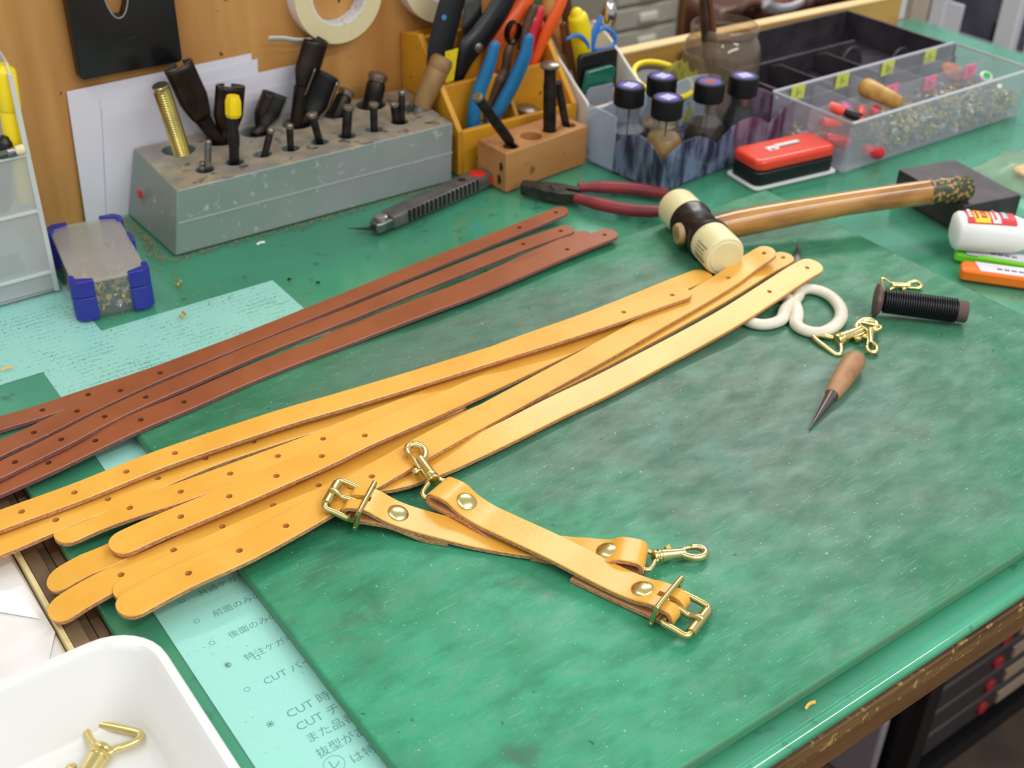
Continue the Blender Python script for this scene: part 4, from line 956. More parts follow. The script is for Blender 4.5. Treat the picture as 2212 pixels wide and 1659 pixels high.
n = len(rings[0]); vs = [p_ for r_ in rings for p_ in r_]; fs = []
for i in range(len(rings)-1):
    for k in range(n): fs.append((i*n+k, i*n+(k+1) % n, (i+1)*n+(k+1) % n, (i+1)*n+k))
fs += [tuple(range(n-1, -1, -1)), tuple((len(rings)-1)*n+k for k in range(n))]
b = MB(); b.add(vs, fs); build(b, 'basin', m_tray, tray, smooth=50)
thing_hook((252, 1573), .0075, (150, 1730), .0085, 'brass snap hook lying inside the white tray', group='loose brass hooks', s=1.0)
# ================================================================== on the plywood board
m_paper = pm('white_paper', (224, 222, 232), .8)
def lean_sheet(pts, label):   # pts: (px, py, y) corners, thin paper leaning on the board
    q = [PY(a, b, y) for a, b, y in pts]; n = len(q); mb = MB()
    mb.add(q+[p+Vector((0, .0003, 0)) for p in q], [tuple(range(n)), tuple(range(2*n-1, n-1, -1))]+[(i, n+i, n+(i+1) % n, (i+1) % n) for i in range(n)])
    return build(mb, 'paper_sheet', m_paper, label=label, cat='paper')
lean_sheet([(188, 494, 1.0345), (144, 198, 1.0385), (543, 115, 1.0385), (556, 330, 1.036)], 'white paper sheet leaning on the plywood, furthest back, its left edge bare')
lean_sheet([(240, 490, 1.0340), (215, 212, 1.0375), (556, 127, 1.0375), (566, 330, 1.035)], 'white paper sheet in the middle of the leaning papers, corner peeking out')
lean_sheet([(232, 494, 1.0330), (220, 230, 1.0365), (646, 138, 1.0365), (660, 330, 1.034)], 'white paper sheet leaning in front of the others behind the steel block')
lean_sheet([(300, 480, 1.0320), (452, 222, 1.0355), (646, 172, 1.0355), (662, 330, 1.033)], 'creased white paper sheet leaning lowest, right behind the punches')
# black plate hung on the board, with ragged hole and slot
pb = [PY(173, 173, 1.030), PY(392, 122, 1.030)]
m_plate = pm('black_enamel_plate', (20, 19, 24), .3)
pt = empty('black_plate', (pb[0].x+.05, 1.035, pb[0].z), 'black metal plate with a ragged hole and slot hung on the plywood', 'plate')
zt_ = pb[0].z+.15; xl, xr = pb[0].x, pb[1].x
o_ = build(MB().prism([(x_+(xl+xr)/2, z_+(zt_+pb[0].z)/2) for x_, z_ in rrect(xr-xl, zt_-pb[0].z, .004, 3)], (0, 1.0395, 0), X, Z, .0115), 'panel', m_plate, pt, bevel=.001)
cut = MB()
hcx, hcz = PY(252, 10, 1.030).x, PY(252, 10, 1.030).z
rg = random.Random(4)
cut.prism([(hcx+(.0105+rg.uniform(-.002, .002))*math.cos(a*math.pi/8), hcz+.016+(.027+rg.uniform(-.002, .002))*math.sin(a*math.pi/8)) for a in range(16)], (0, 1.045, 0), X, Z, .03)
carve(o_, cut)
s0 = PY(278, 83, 1.0275)
build(MB().prism(rrect(.023, .0030, .0012, 3), (s0.x, 1.0282, s0.z), X+Z*.2, Z, .0006), 'slot', pm('slot_black', (6, 6, 8), .6), pt)
rim = MB(); rim.tube([(hcx+(.0108)*math.cos(a*math.pi/10), 1.0278, hcz+.016+(.0272)*math.sin(a*math.pi/10)) for a in range(20)], .0006, n=6, closed=True); build(rim, 'torn_edge', pm('worn_edge', (150, 150, 156), .4), pt)
# masking tape rolls hung on pegs
m_tape = pm('cream_tape_side', (222, 208, 164), .6, spots=(150, 140, 110), sps=160, splo=.7, sphi=.73); m_tapeo = pm('white_tape_face', (236, 232, 226), .5); m_corei = pm('tape_core', (226, 226, 230), .5, spots=(140, 170, 180), sps=300, splo=.6, sphi=.66)
def roll(cx, cz, R, r, y0, y1, label):
    t = empty('tape_roll', (cx, (y0+y1)/2, cz-R), label, 'tape', 'tape rolls hung on the plywood')
    n = 56; vs, fs, mi = [], [], []
    for k in range(n):
        a = 2*math.pi*k/n; c, s = math.cos(a), math.sin(a)
        vs += [(cx+R*c, y0, cz+R*s), (cx+R*c, y1, cz+R*s), (cx+(r+.0015)*c, y1, cz+(r+.0015)*s), (cx+(r+.0015)*c, y0, cz+(r+.0015)*s)]
    b = MB()
    b.v = [Vector(v) for v in vs]
    for k in range(n):
        a, q = 4*k, 4*((k+1) % n)
        for e, m_ in ((0, 1), (1, 0), (2, 0), (3, 0)): b.f.append((a+e, a+(e+1) % 4, q+(e+1) % 4, q+e)); b.m.append(m_)
    build(b, 'tape', [m_tape, m_tapeo], t)
    b = MB(); b.v = []
    for k in range(n):
        a = 2*math.pi*k/n; c, s = math.cos(a), math.sin(a)
        for rr, yy in ((r+.0014, y0+.0004), (r+.0014, y1), (r, y1), (r, y0+.0004)): b.v.append(Vector((cx+rr*c, yy, cz+rr*s)))
    for k in range(n):
        a, q = 4*k, 4*((k+1) % n)
        for e in range(4): b.f.append((a+e, a+(e+1) % 4, q+(e+1) % 4, q+e)); b.m.append(0)
    build(b, 'core', m_corei, t)
    b = MB(); b.cyl((cx, 1.041, cz+r-.004), (cx, y0-.012, cz+r-.004), .0035, n=12); build(b, 'peg', m_rail, t)
    return t
Y0 = 1.022
c1 = PY(735, 94, Y0); l1 = PY(640, 0, Y0); r1_ = PY(822, 0, Y0); i1 = PY(727, 54, Y0)
R1 = .047
t1 = roll((l1.x+r1_.x)/2+.0005, c1.z+R1, R1, R1-(i1.z-c1.z), Y0, 1.0395, 'cream masking tape roll with its loose end sticking out')
ta = [PY(672, 88, Y0+.004), PY(640, 88, Y0), PY(612, 84, Y0-.002), PY(580, 84, Y0-.004)]
b = MB(); pp = smoothpath(ta, 5); vs = []
for p_ in pp: vs += [p_+Z*.0032+Y*-.002, p_-Z*.0032+Y*.004]
b.add(vs, [(2*i, 2*i+1, 2*i+3, 2*i+2) for i in range(len(pp)-1)]); o_ = build(b, 'loose_end', m_tapeo, t1); sm = o_.modifiers.new('thick', 'SOLIDIFY'); sm.thickness = .0003
c2 = PY(965, 48, Y0); roll(c2.x-.002, c2.z+R1+.001, R1+.001, R1-.020, Y0, 1.0395, 'cream masking tape roll partly behind the black snips')

# ================================================================== steel punch block with its punches
BZ = .062
m_cast = pm('painted_cast_block', (132, 148, 140), .36, col2=(150, 154, 154), ns=10, spots=(176, 180, 180), sps=120, splo=.64, sphi=.72, bump=.12, bs=120)
m_casttop = pm('worn_block_top', (150, 146, 138), .42, metal=.25, col2=(186, 172, 146), ns=38, spots=(88, 84, 82), sps=70, splo=.60, sphi=.7, bump=.2, bs=150)
m_castedge = pm('block_scored_line', (168, 174, 174), .4)
tf = [P(384, 413, BZ), P(979, 267, BZ)]
yF, yB = .9265, 1.0325
bot = [Vector((.319, yF+.002, 0)), Vector((.611, yF+.002, 0)), Vector((.613, yB, 0)), Vector((.316, yB, 0))]
top = [Vector((tf[0].x, yF-.002, BZ)), Vector((tf[1].x, yF-.002, BZ)), Vector((tf[1].x+.012, yB, BZ)), Vector((tf[0].x+.004, yB, BZ))]
blk = empty('punch_block', (.465, .98, 0), 'long grey-green cast metal block drilled with holes for punches', 'tool block')
mb = MB(); mb.hexa(bot+top); mb.m = [0, 1, 0, 0, 0, 0]
body = build(mb, 'body', [m_cast, m_casttop], blk)
front_holes = [(442, 365), (506, 349), (566, 332), (627, 319), (690, 305), (749, 292), (807, 278), (863, 262)]
back_holes = [(386, 322), (477, 301), (553, 283), (642, 266), (724, 243), (800, 226)]
cut = MB()
for h in front_holes: p_ = P(*h, BZ); cut.cyl((p_.x, p_.y, BZ-.035), (p_.x, p_.y, BZ+.01), .0083, n=24)
for h in back_holes: p_ = P(*h, BZ); cut.cyl((p_.x, p_.y, BZ-.035), (p_.x, p_.y, BZ+.01), .0148, n=28)
p_ = P(897, 232, BZ); cut.cyl((p_.x, p_.y, BZ-.035), (p_.x, p_.y, BZ+.01), .0125, n=24)
carve(body, cut)
bv = body.modifiers.new('bevel', 'BEVEL'); bv.width = .0012; bv.segments = 2; bv.limit_method = 'ANGLE'; bv.angle_limit = math.radians(50)
g0, g1 = P(385, 485, .030), P(972, 330, .030)
zl = .0305
build(MB().box(.3255, .6105, yF-.0006, yF+.003, zl, zl+.0014), 'score_line', m_castedge, blk)
# red mark on the end
rm = PX(303, 420, .319); build(MB().box(.3185-.0012, .3200, rm.y-.003, rm.y+.003, rm.z-.003, rm.z+.004), 'red_mark', pm('red_paint', (214, 60, 50), .5), blk)
m_punch = pm('blackened_steel', (34, 32, 32), .36, metal=.7, col2=(58, 52, 48), ns=80); m_phead = pm('hammered_steel', (150, 140, 130), .34, metal=.9); m_brassrod = pm('zinc_yellow_thread', (206, 192, 112), .26, metal=1.0, col2=(180, 172, 120), ns=40)
m_gin = pm('black_inside', (14, 13, 13), .6); m_grim = pm('bright_cutting_rim', (150, 140, 128), .35, metal=.8)  # black oxide inside, with the hollow's shade put into the colour
m_gouge = pm('blued_gouge_steel', (44, 38, 34), .34, metal=.75, col2=(74, 58, 46), ns=30)
GP = 'punches standing in the block'
def stick(b0, t0, dy=0, zb=None):
    """foot inside a hole of the block under pixel b0, top at pixel t0"""
    z = BZ if zb is None else zb
    a = P(*b0, z); t = PY(*t0, a.y+dy); d = (t-a).normalized(); return a-d*.022, a, t, d
# threaded rod
f, a, t, d = stick((394, 332), (346, 184), -.002)
tr = empty('threaded_rod', f, 'thick gold-coloured threaded rod standing in the block', 'rod')
L_ = (t-f).length; prof = [(.006, 0)]
k = 0
while .002+k*.0023 < L_-.004:
    s_ = .002+k*.0023; prof += [(.0066, s_), (.0079, s_+.0011)]; k += 1
prof += [(.0076, L_-.003), (.0076, L_-.0006), (.007, L_)]
build((lambda q: q.lathe(f, t, prof, 20))(MB()), 'thread', m_brassrod, tr, smooth=25)
build((lambda q: q.lathe(t-d*.0003, t+d, [(.0068, 0), (.0068, .0006)], 20))(MB()), 'end_face', m_phead, tr)
# slim round punches
def punch(b0, t0, r, hr, label, dy=0, head=.004, m=None):
    f, a, t, d = stick(b0, t0, dy); g = empty('punch', f, label, 'punch', GP)
    build((lambda q: q.rod(f, t-d*head, r, n=16))(MB()), 'shank', m or m_punch, g)
    build((lambda q: q.lathe(t-d*head*1.05, t+d, [(hr*.92, 0), (hr, head*.4), (hr, head*.75), (hr*.8, head), (hr*.2, head*1.12)], 18))(MB()), 'head', m_phead, g)
punch((449, 362), (449, 302), .0031, .0033, 'short bright silver punch next to the threaded rod', m=m_steel)
punch((437, 363), (436, 349), .0026, .0026, 'stubby little punch sharing a hole with the bright silver one', m=m_steel)
punch((572, 334), (586, 277), .0032, .0037, 'thin dark punch leaning right, next to the yellow-topped pen')
punch((628, 319), (625, 267), .0032, .0038, 'thin dark upright punch in front of the twin tall gouges')
punch((689, 302), (673, 243), .0036, .0050, 'dark punch leaning left with wide hammered head')
punch((748, 292), (752, 227), .0046, .0054, 'stouter dark punch with rounded bright head before the silver-topped drift')
punch((808, 280), (807, 221), .0036, .0050, 'upright dark punch in front of the big round drift')
punch((857, 261), (851, 219), .0044, .0052, 'short stout punch paired in the last hole by the wooden handle')
punch((868, 260), (868, 195), .0033, .0038, 'taller thin punch paired in the last hole by the wooden handle')
punch((729, 243), (751, 192), .0082, .0086, 'round drift with broad silver top behind the twin-headed punches', dy=.002, head=.006)
punch((803, 228), (818, 156), .0098, .0100, 'thickest round drift in the block, smooth silver top', dy=.002, head=.008)
# black pen-like punch with yellow cap
f, a, t, d = stick((506, 346), (503, 207))
pn = empty('marking_pen', f, 'black pen with faceted yellow cap standing in the block', 'pen')
L_ = (t-f).length
build((lambda q: q.lathe(f, t, [(.0042, 0), (.0046, .022), (.0046, .034), (.0052, .037), (.0052, .044), (.0042, .052), (.0044, L_-.018)], 16))(MB()), 'barrel', m_black, pn)
build((lambda q: q.lathe(t-d*.019, t+d, [(.0060, 0), (.0074, .003), (.0074, .014), (.0056, .019)], 8))(MB()), 'cap', pm('yellow_cap', (250, 214, 10), .35), pn, smooth=20)
# gouge-like strap end punches: curved open steel shells on a shank
def gouge(b0, s0, s1, R, label, dy=0, face=90, span=250, ell=.72, slant=0.0):
    """b0 hole pixel, s0 shell foot pixel, s1 shell top pixel; face = direction of the shell's back (90 away from the room), span of its arc"""
    a = P(*b0, BZ); p0 = PY(*s0, a.y+dy*.4); p1 = PY(*s1, a.y+dy); d = (p1-p0).normalized()
    f = a-Vector((0, 0, .02))
    g = empty('strap_end_punch', f, label, 'punch', 'curved strap end punches in the block')
    b = MB(); b.tube([f, a, a.lerp(p0, .6), p0+d*.004], [.0066, .0066, .0068, .0080], n=14); build(b, 'shank', m_gouge, g)
    side = d.cross(Y).normalized(); fw = side.cross(d).normalized()
    L_ = (p1-p0).length; n = 28; m = 10; vs, fs = [], []
    for j in range(m+1):
        t_ = j/m; rr = R*(.50+.50*min(1, t_*2.6)**.7); sp_ = span*(.75+.25*min(1, t_*2))
        for i in range(n+1):
            u = 2*i/n-1; an = math.radians(face+u*sp_/2)
            h = L_*t_ + slant*L_*t_*u
            vs.append(p0+d*h+side*math.cos(an)*rr+fw*math.sin(an)*rr*ell)
    for j in range(m):
        for i in range(n): k = j*(n+1)+i; fs.append((k, k+1, k+n+2, k+n+1))
    b = MB(); b.add(vs, fs); o_ = build(b, 'shell', [m_gouge, m_gin, m_grim], g)
    me = o_.data; ax_ = p0-WO[o_.name]; sc = sum(pl.normal.dot((Vector(pl.center)-ax_)-d*((Vector(pl.center)-ax_).dot(d))) for pl in me.polygons)
    if sc < 0: me.flip_normals()
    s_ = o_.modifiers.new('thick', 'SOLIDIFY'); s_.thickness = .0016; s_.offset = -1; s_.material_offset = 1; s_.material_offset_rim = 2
    return g
gouge((470, 303), (440, 262), (384, 140), .0138, 'wide curved strap end punch leaning left beside the threaded rod', dy=.004, face=285, span=330, ell=.5)
gouge((480, 300), (490, 290), (498, 184), .0145, 'upright curved strap end punch right behind the yellow-capped pen', dy=.002, face=270, span=330, ell=.5)
gouge((556, 284), (566, 280), (597, 204), .0140, 'short curved strap end punch with its hollow facing out', dy=.004, face=60, span=235, ell=.8, slant=.05)
gouge((640, 268), (650, 196), (684, 84), .0125, 'tallest curved strap end punch reaching up to the tape roll', dy=.010, face=235, span=285, ell=.75, slant=-.08)
gouge((646, 266), (668, 254), (704, 160), .0155, 'broad hollow strap end punch in front of the tallest one', dy=-.004, face=110, span=245, ell=.8, slant=-.05)
# wooden handled tool at the block's right end
f, a, t, d = stick((906, 236), (957, 126), .0)
wt = empty('wooden_handled_tool', f, 'tool with round wooden handle stuck in the metal block beside the amber stand', 'tool')
m_wh = pm('worn_handle_wood', (152, 118, 72), .55, col2=(128, 94, 54), ns=50, stretch=(1, 1, .3))
L_ = (t-a).length
build((lambda q: q.lathe(a+d*.002, t, [(.0085, 0), (.0100, .004), (.0112, L_*.45), (.0115, L_*.72), (.0110, L_*.74), (.0115, L_*.76), (.0116, L_*.90), (.0100, L_*.975), (.0060, L_*1.0)], 22))(MB()), 'handle', m_wh, wt)
build((lambda q: q.cyl(f, a+d*.003, .0060, .0075, 16))(MB()), 'ferrule', m_steel, wt)
# dust along the foot of the block
b = MB(); rg = random.Random(2)
for i in range(520):
    x_ = .312+rg.random()*.30; y_ = yF-.0005-abs(rg.gauss(0, .0035)); s_ = rg.uniform(.0002, .0006)
    b.box(x_-s_, x_+s_, y_-s_, y_+s_, .00005, s_*.8)
for i in range(240):
    x_ = .313-abs(rg.gauss(0, .006)); y_ = .925+rg.random()*.10; s_ = rg.uniform(.0002, .0008); b.box(x_-s_, x_+s_, y_-s_, y_+s_, .00005, s_*.9)
for i in range(120):
    x_ = .30+rg.gauss(0, .03); y_ = .875+rg.gauss(0, .03); s_ = rg.uniform(.0002, .0007); b.box(x_-s_, x_+s_, y_-s_, y_+s_, .00005, s_*.6)
build(b, 'leather_dust', pm('tan_dust', (150, 128, 96), .9), label='tan leather dust gathered at the foot of the punch block', cat='dust', kind='stuff')

# ================================================================== left: frosted pen rack and small parts case
m_frost = clear('frosted_polypropylene', (.95, .96, .96), gloss=.15, milk=.30, milkcol=(236, 240, 240), rough=.22)
rack = empty('pen_rack', (.1, .97, 0), 'tall frosted clear plastic pen rack with tiers at the bench end', 'pen rack')
xR = P(128, 628, 0).x; yfr = .9245
zt1 = .225
def slab(x0, x1, y0, y1, z0, z1, name): return build(MB().box(x0, x1, y0, y1, z0, z1), name, m_frost, rack, bevel=.0006)
# tall open-topped box with three rims across its front
z_r = [PY(110, 586, yfr).z, PY(84, 454, yfr).z, PY(60, 333, yfr).z]; z_t = PY(27, 140, yfr).z
build(MB().prism([(yfr, .0005), (1.034, .0005), (1.034, z_t+.006), (yfr+.016, z_t+.006), (yfr+.006, z_t+.002), (yfr, z_t-.008)], (xR-.0022, 0, 0), Y, Z, .0022), 'side_panel', m_frost, rack, bevel=.0005)
slab(-.10, xR-.0024, yfr, 1.034, .0005, .0025, 'bottom')
slab(-.10, xR-.0024, 1.032, 1.034, .003, z_t, 'back_panel')
slab(-.10, xR-.0024, yfr, yfr+.0018, .003, z_r[2], 'front_panel')
m_frim = clear('frosted_rim', (.95, .96, .96), gloss=.15, milk=.6, milkcol=(236, 240, 240), rough=.22)
for zz in z_r: build(MB().box(-.10, xR-.0024, yfr-.0012, yfr+.0030, zz-.0016, zz+.0010), 'rim', m_frim, rack, bevel=.0005)
build(MB().box(xR-.0034, xR+.0006, yfr-.0014, yfr+.0030, .0005, z_t-.006), 'corner_post', m_frim, rack, bevel=.0006)
for zz in z_r[:2]: slab(-.10, xR-.0024, yfr+.0035, 1.0315, zz-.002, zz-.0005, 'shelf')
for yy in (yfr+.040, yfr+.075): slab(-.10, xR-.0024, yy, yy+.0015, z_r[1], z_r[2]+.022, 'tier_wall')
def pen(p0, p1, r, m1, label, name='marker_pen', cat='pen', m2=None, tip=.0, clipm=None):
    g = empty(name, p0, label, cat); d = (p1-p0).normalized(); L_ = (p1-p0).length
    build((lambda q: q.rod(p0, p0+d*L_*.72, r, n=16))(MB()), 'barrel', m2 or m1, g)
    build((lambda q: q.lathe(p0+d*L_*.70, p1, [(r*1.05, 0), (r*1.12, .002), (r*1.12, L_*.3-.004), (r*.95, L_*.3-.002), (r*.6, L_*.3), (r*.55, L_*.3+.0015)], 18))(MB()), 'cap', m1, g)
    if clipm:
        s_ = d.cross(X).normalized()
        if s_.y > 0: s_ = -s_
        build((lambda q: q.rod(p0+d*L_*.72+s_*r*1.35+X*r*.4, p1-d*.004+s_*r*1.35+X*r*.4, r*.35, n=10))(MB()), 'clip', clipm, g)
    return g
m_yel = pm('yellow_plastic', (250, 222, 20), .3)
yy = yfr+.012
pt_ = PY(7, 142, yy); pen(Vector((pt_.x-.006, yy+.004, z_r[1]+.002)), pt_, .0078, m_yel, 'yellow highlighter standing in the top tier of the pen rack', clipm=m_yel, name='highlighter_pen')
pt_ = PY(31, 276, yfr+.014); pen(Vector((pt_.x-.004, yfr+.014, z_r[1]+.002)), pt_, .0048, pm('pale_lime', (218, 228, 150), .35), 'pale lime capped pen in the middle tier of the rack')
pt_ = PY(10, 298, yfr+.010); pen(Vector((pt_.x-.014, yfr+.010, z_r[1]+.002)), pt_, .0056, m_black, 'black capped pen in the middle tier of the rack')
pe = PY(55, 320, yfr-.002); pq = Vector((pe.x-.075, yfr+.012, pe.z-.012)); d = (pe-pq).normalized()
pc = empty('pencil', pq, 'dark pencil with pale eraser leaning out of the rack', 'pencil')
build((lambda q: q.cyl(pq, pe-d*.013, .0036, n=6))(MB()), 'shaft', pm('pencil_green', (60, 68, 58), .4), pc)
build((lambda q: q.lathe(pe-d*.0135, pe, [(.0037, 0), (.0041, .001), (.0038, .002), (.0041, .003), (.0038, .004), (.0041, .005), (.0038, .006)], 14))(MB()), 'ferrule', m_steel, pc)
build((lambda q: q.rod(pe-d*.008, pe, .0038, n=14))(MB()), 'eraser', pm('eraser_cream', (236, 222, 178), .6), pc)
lp_ = PY(12, 440, yfr+.012)
build(MB().prism([(x_, z_) for x_, z_ in rrect(.034, .05, .007)], (lp_.x-.010, yfr+.016, z_r[1]+.0262), X, Z, .003), 'leather_offcut', m_brn, label='brown leather offcut standing in the rack', cat='leather piece', bevel=.0006)
build(MB().box(.11, .195, yfr+.012, yfr+.030, z_r[0]-.0003, z_r[0]+.010), 'putty_block', pm('olive_wax', (120, 110, 70), .6, col2=(90, 80, 52), ns=50), label='olive brown wax block lying low in the rack', cat='block', bevel=.002)
# small parts case with blue corners
cz = .034
C = [P(150, 645, cz), P(328, 600, cz), P(268, 480, cz), P(106, 505, cz)]
org = P(172, 697, 0); ux = (P(335, 662, 0)-org); CWd = ux.length; ux.normalize(); uy = Vector((-ux.y, ux.x, 0))
CD = .112
case_ = empty('parts_case', org+ux*CWd/2+uy*CD/2, 'small clear parts case with blue corner guards full of rivets', 'parts case')
T = frame_m(org, ux)
m_lid = clear('dusty_clear_lid', (.94, .94, .92), gloss=.1, milk=.36, milkcol=(214, 208, 202), rough=.3)
m_cbox = clear('clear_case', (.97, .97, .97), gloss=.2, milk=.06, milkcol=(232, 236, 236), rough=.1)
m_blue = pm('blue_corner_plastic', (40, 44, 150), .35)
lx0, ly0, lx1, ly1 = .002, .002, CWd-.002, CD-.002
for q in ((lx0, lx1, ly0, ly1, .0005, .002), ):
    build(MB(T).box(*q), 'bottom', m_cbox, case_)
for q in ((lx0, lx1, ly0, ly0+.0015, .002, cz-.003), (lx0, lx1, ly1-.0015, ly1, .002, cz-.003), (lx0, lx0+.0015, ly0, ly1, .002, cz-.003), (lx1-.0015, lx1, ly0, ly1, .002, cz-.003)):
    build(MB(T).box(*q), 'wall', m_cbox, case_)
build(MB(T).box(CWd/2-.0006, CWd/2+.0006, ly0+.002, ly1-.002, .002, cz-.004), 'divider', m_cbox, case_)
build(MB(T).box(lx0+.002, lx1-.002, CD*.5, CD*.5+.0012, .002, cz-.004), 'divider', m_cbox, case_)
build(MB(T).prism([(x_+CWd/2, y_+CD/2) for x_, y_ in rrect(CWd-.002, CD-.002, .006)], (0, 0, cz-.003), X, Y, .003), 'lid', m_lid, case_, bevel=.001)
build((lambda q: q.lathe((CWd*.72, CD*.56, cz+.0001), (CWd*.72, CD*.56, 1), [(.0055, 0), (.0055, .0006), (.0045, .0006), (.0045, .0002)], 20))(MB(T)), 'moulded_ring', m_cbox, case_)
for cx_, cy_, sx, sy in ((0, 0, 1, 1), (CWd, 0, -1, 1), (CWd, CD, -1, -1), (0, CD, 1, -1)):
    w_ = .0165
    poly = [(cx_-sx*.0012, cy_+sy*.0045), (cx_+sx*.004, cy_-sy*.0012), (cx_+sx*w_, cy_-sy*.0012), (cx_+sx*w_, cy_+sy*.0030), (cx_+sx*.004, cy_+sy*.0075), (cx_+sx*.0035, cy_+sy*w_*.85), (cx_-sx*.0012, cy_+sy*w_*.85)]
    if sx*sy < 0: poly = poly[::-1]
    mb = MB(T); mb.prism(poly, (0, 0, .0002), X, Y, cz*.60)
    mb.prism([(x_*1+0, y_) for x_, y_ in poly], (0, 0, cz*.62), X, Y, cz*.38+.0016)
    build(mb, 'corner_guard', m_blue, case_, bevel=.0008)
build(MB(T).box(CWd-.0015, CWd+.0018, CD*.50, CD*.66, .010, cz+.001), 'latch', m_blue, case_, bevel=.0006)
build((lambda q: q.cyl((-.0005, .012, cz*.55), (-.0005, .024, cz*.55), .005, n=14))(MB(T)), 'hinge', m_cbox, case_)
def rivet_heap(T, x0, x1, y0, y1, z0, zt, n, seed, par, mats, wmin=.0014, wmax=.0028, name='rivets'):
    rg = random.Random(seed); b = MB(T)
    for i in range(n):
        c = Vector((rg.uniform(x0, x1), rg.uniform(y0, y1), rg.uniform(z0, zt))); d = Vector((rg.gauss(0, 1), rg.gauss(0, 1), rg.gauss(0, 1))).normalized()
        r = rg.uniform(wmin, wmax); k = rg.randrange(len(mats))
        b.lathe(c, c+d, [(r, 0), (r*.8, r*.35), (r*.28, r*.4), (r*.28, r*rg.uniform(1.2, 2.2))], 7, k)
    return build(b, name, mats, par, kind='stuff')
m_rivS = pm('nickel_rivet', (206, 204, 198), .3, metal=.6); m_rivG = pm('brass_rivet', (220, 190, 104), .3, metal=.6)
rivet_heap(T, .006, CWd/2-.003, .006, CD*.48, .004, .016, 90, 11, case_, [m_rivG, m_rivG, m_rivS])
rivet_heap(T, CWd/2+.003, CWd-.006, .006, CD*.48, .004, .018, 90, 12, case_, [m_rivS, m_rivG])
rivet_heap(T, .006, CWd-.006, CD*.53, CD-.006, .004, .012, 60, 13, case_, [m_rivS, m_rivG])
# stray rivets and scraps on the bench
for k, (a_, b_, lb) in enumerate([(395, 680, 'tiny brass rivet on its side on the note sheet'), (386, 612, 'pair of tiny brass eyelets by the blue-cornered case')]):
    p_ = P(a_, b_, .0017); g = empty('rivet_cap', p_, lb, 'rivet'); d = Vector((.8, .5, .25)).normalized()
    build((lambda q: q.lathe(p_-d*.003, p_, [(.0018, 0), (.0018, .001), (.0008, .0012), (.0008, .0045)], 12))(MB()), 'post', m_rivG, g); build((lambda q: q.lathe(p_+d*.0015, p_+d, [(.0022, 0), (.0022, .0009), (.0012, .0014)], 12))(MB()), 'head', m_rivG, g)
# ================================================================== yellow wooden tool stand
m_ystand = pm('amber_varnished_wood', (216, 156, 40), .4, col2=(196, 130, 28), ns=16, spots=(110, 64, 16), sps=110, splo=.7, sphi=.75)
m_yinner = pm('amber_inner_wood', (206, 150, 56), .45, col2=(180, 120, 36), ns=20)  # duller amber for the bottom and divider
sx0, sx1 = .6225, .773
stand = empty('tool_stand', (.70, .98, 0), 'stepped amber wooden tool stand crowded with pliers and cutters', 'tool stand')
prof = [(.934, .0005), (1.0385, .0005), (1.0385, .119), (1.004, .1255), (.967, .084), (.934, .047)]
for xa in (sx0, sx1-.006):
    build(MB().prism(prof, (xa, 0, 0), Y, Z, .006), 'side_panel', m_ystand, stand, bevel=.0008)
build(MB().box(sx0+.0061, sx1-.0061, .934, .940, .0005, .046), 'front_wall', m_ystand, stand, bevel=.0008)
build(MB().box(sx0+.0061, sx1-.0061, .966, .972, .0005, .083), 'middle_wall', m_ystand, stand, bevel=.0008)
build(MB().box(sx0+.0061, sx1-.0061, 1.003, 1.009, .0005, .122), 'rear_wall', m_ystand, stand, bevel=.0008)
build(MB().box(sx0+.0061, sx1-.0061, 1.033, 1.0385, .0005, .118), 'back_board', m_ystand, stand, bevel=.0008)
build(MB().box(sx0+.0061, sx1-.0061, .9401, 1.0329, .0005, .0045), 'bottom', m_yinner, stand)
build(MB().hexa([(.700, .9401, .0046), (.704, .9401, .0046), (.704, .9659, .0046), (.700, .9659, .0046), (.700, .9401, .040), (.704, .9401, .040), (.704, .9659, .075), (.700, .9659, .075)]), 'divider', m_yinner, stand)
m_pblue = pm('blue_grip', (18, 104, 156), .4, col2=(24, 122, 172), ns=20); m_orange = pm('orange_grip', (240, 92, 28), .4); m_redg = pm('crimson_grip', (206, 48, 62), .4); m_rust = pm('rusty_steel', (104, 74, 58), .5, metal=.4, col2=(80, 60, 50), ns=60)
m_navy = pm('navy_black_coat', (14, 15, 22), .4); m_yh = pm('yellow_handle', (248, 222, 14), .35); m_bluep = pm('blue_scissor_plastic', (52, 122, 206), .35)
def track(pts, n=6): return smoothpath([PY(a, b, y) for a, b, y in pts], n)
def rlist(N, *rs):
    out = []
    for i in range(N):
        t = i/(N-1)*(len(rs)-1); k = min(int(t), len(rs)-2); f = t-k
        a, b = rs[k], rs[k+1]
        if isinstance(a, tuple): out.append((a[0]+(b[0]-a[0])*f, a[1]+(b[1]-a[1])*f))
        else: out.append(a+(b-a)*f)
    return out
def tb(pts, rs, name, m, par, n=12, flat=None, k=6):
    pp = track(pts, k); rr = rlist(len(pp), *rs)
    def sc_(r, f): return (r[0]*f, r[1]*f) if isinstance(r, tuple) else r*f
    for e in (0, -1):                       # rounded ends
        q, r_ = pp[e], rr[e]; d = (pp[0]-pp[1]).normalized() if e == 0 else (pp[-1]-pp[-2]).normalized()
        rm_ = max(r_) if isinstance(r_, tuple) else r_
        add = [(q+d*rm_*.35, sc_(r_, .93)), (q+d*rm_*.7, sc_(r_, .7)), (q+d*rm_*.92, sc_(r_, .35))]
        if e == 0: pp = [a_ for a_, _ in reversed(add)]+pp; rr = [c_ for _, c_ in reversed(add)]+rr
        else: pp = pp+[a_ for a_, _ in add]; rr = rr+[c_ for _, c_ in add]
    b = MB(); b.tube(pp, rr, n=n, flat=flat); return build(b, name, m, par)
FR = (0, -1, 0)
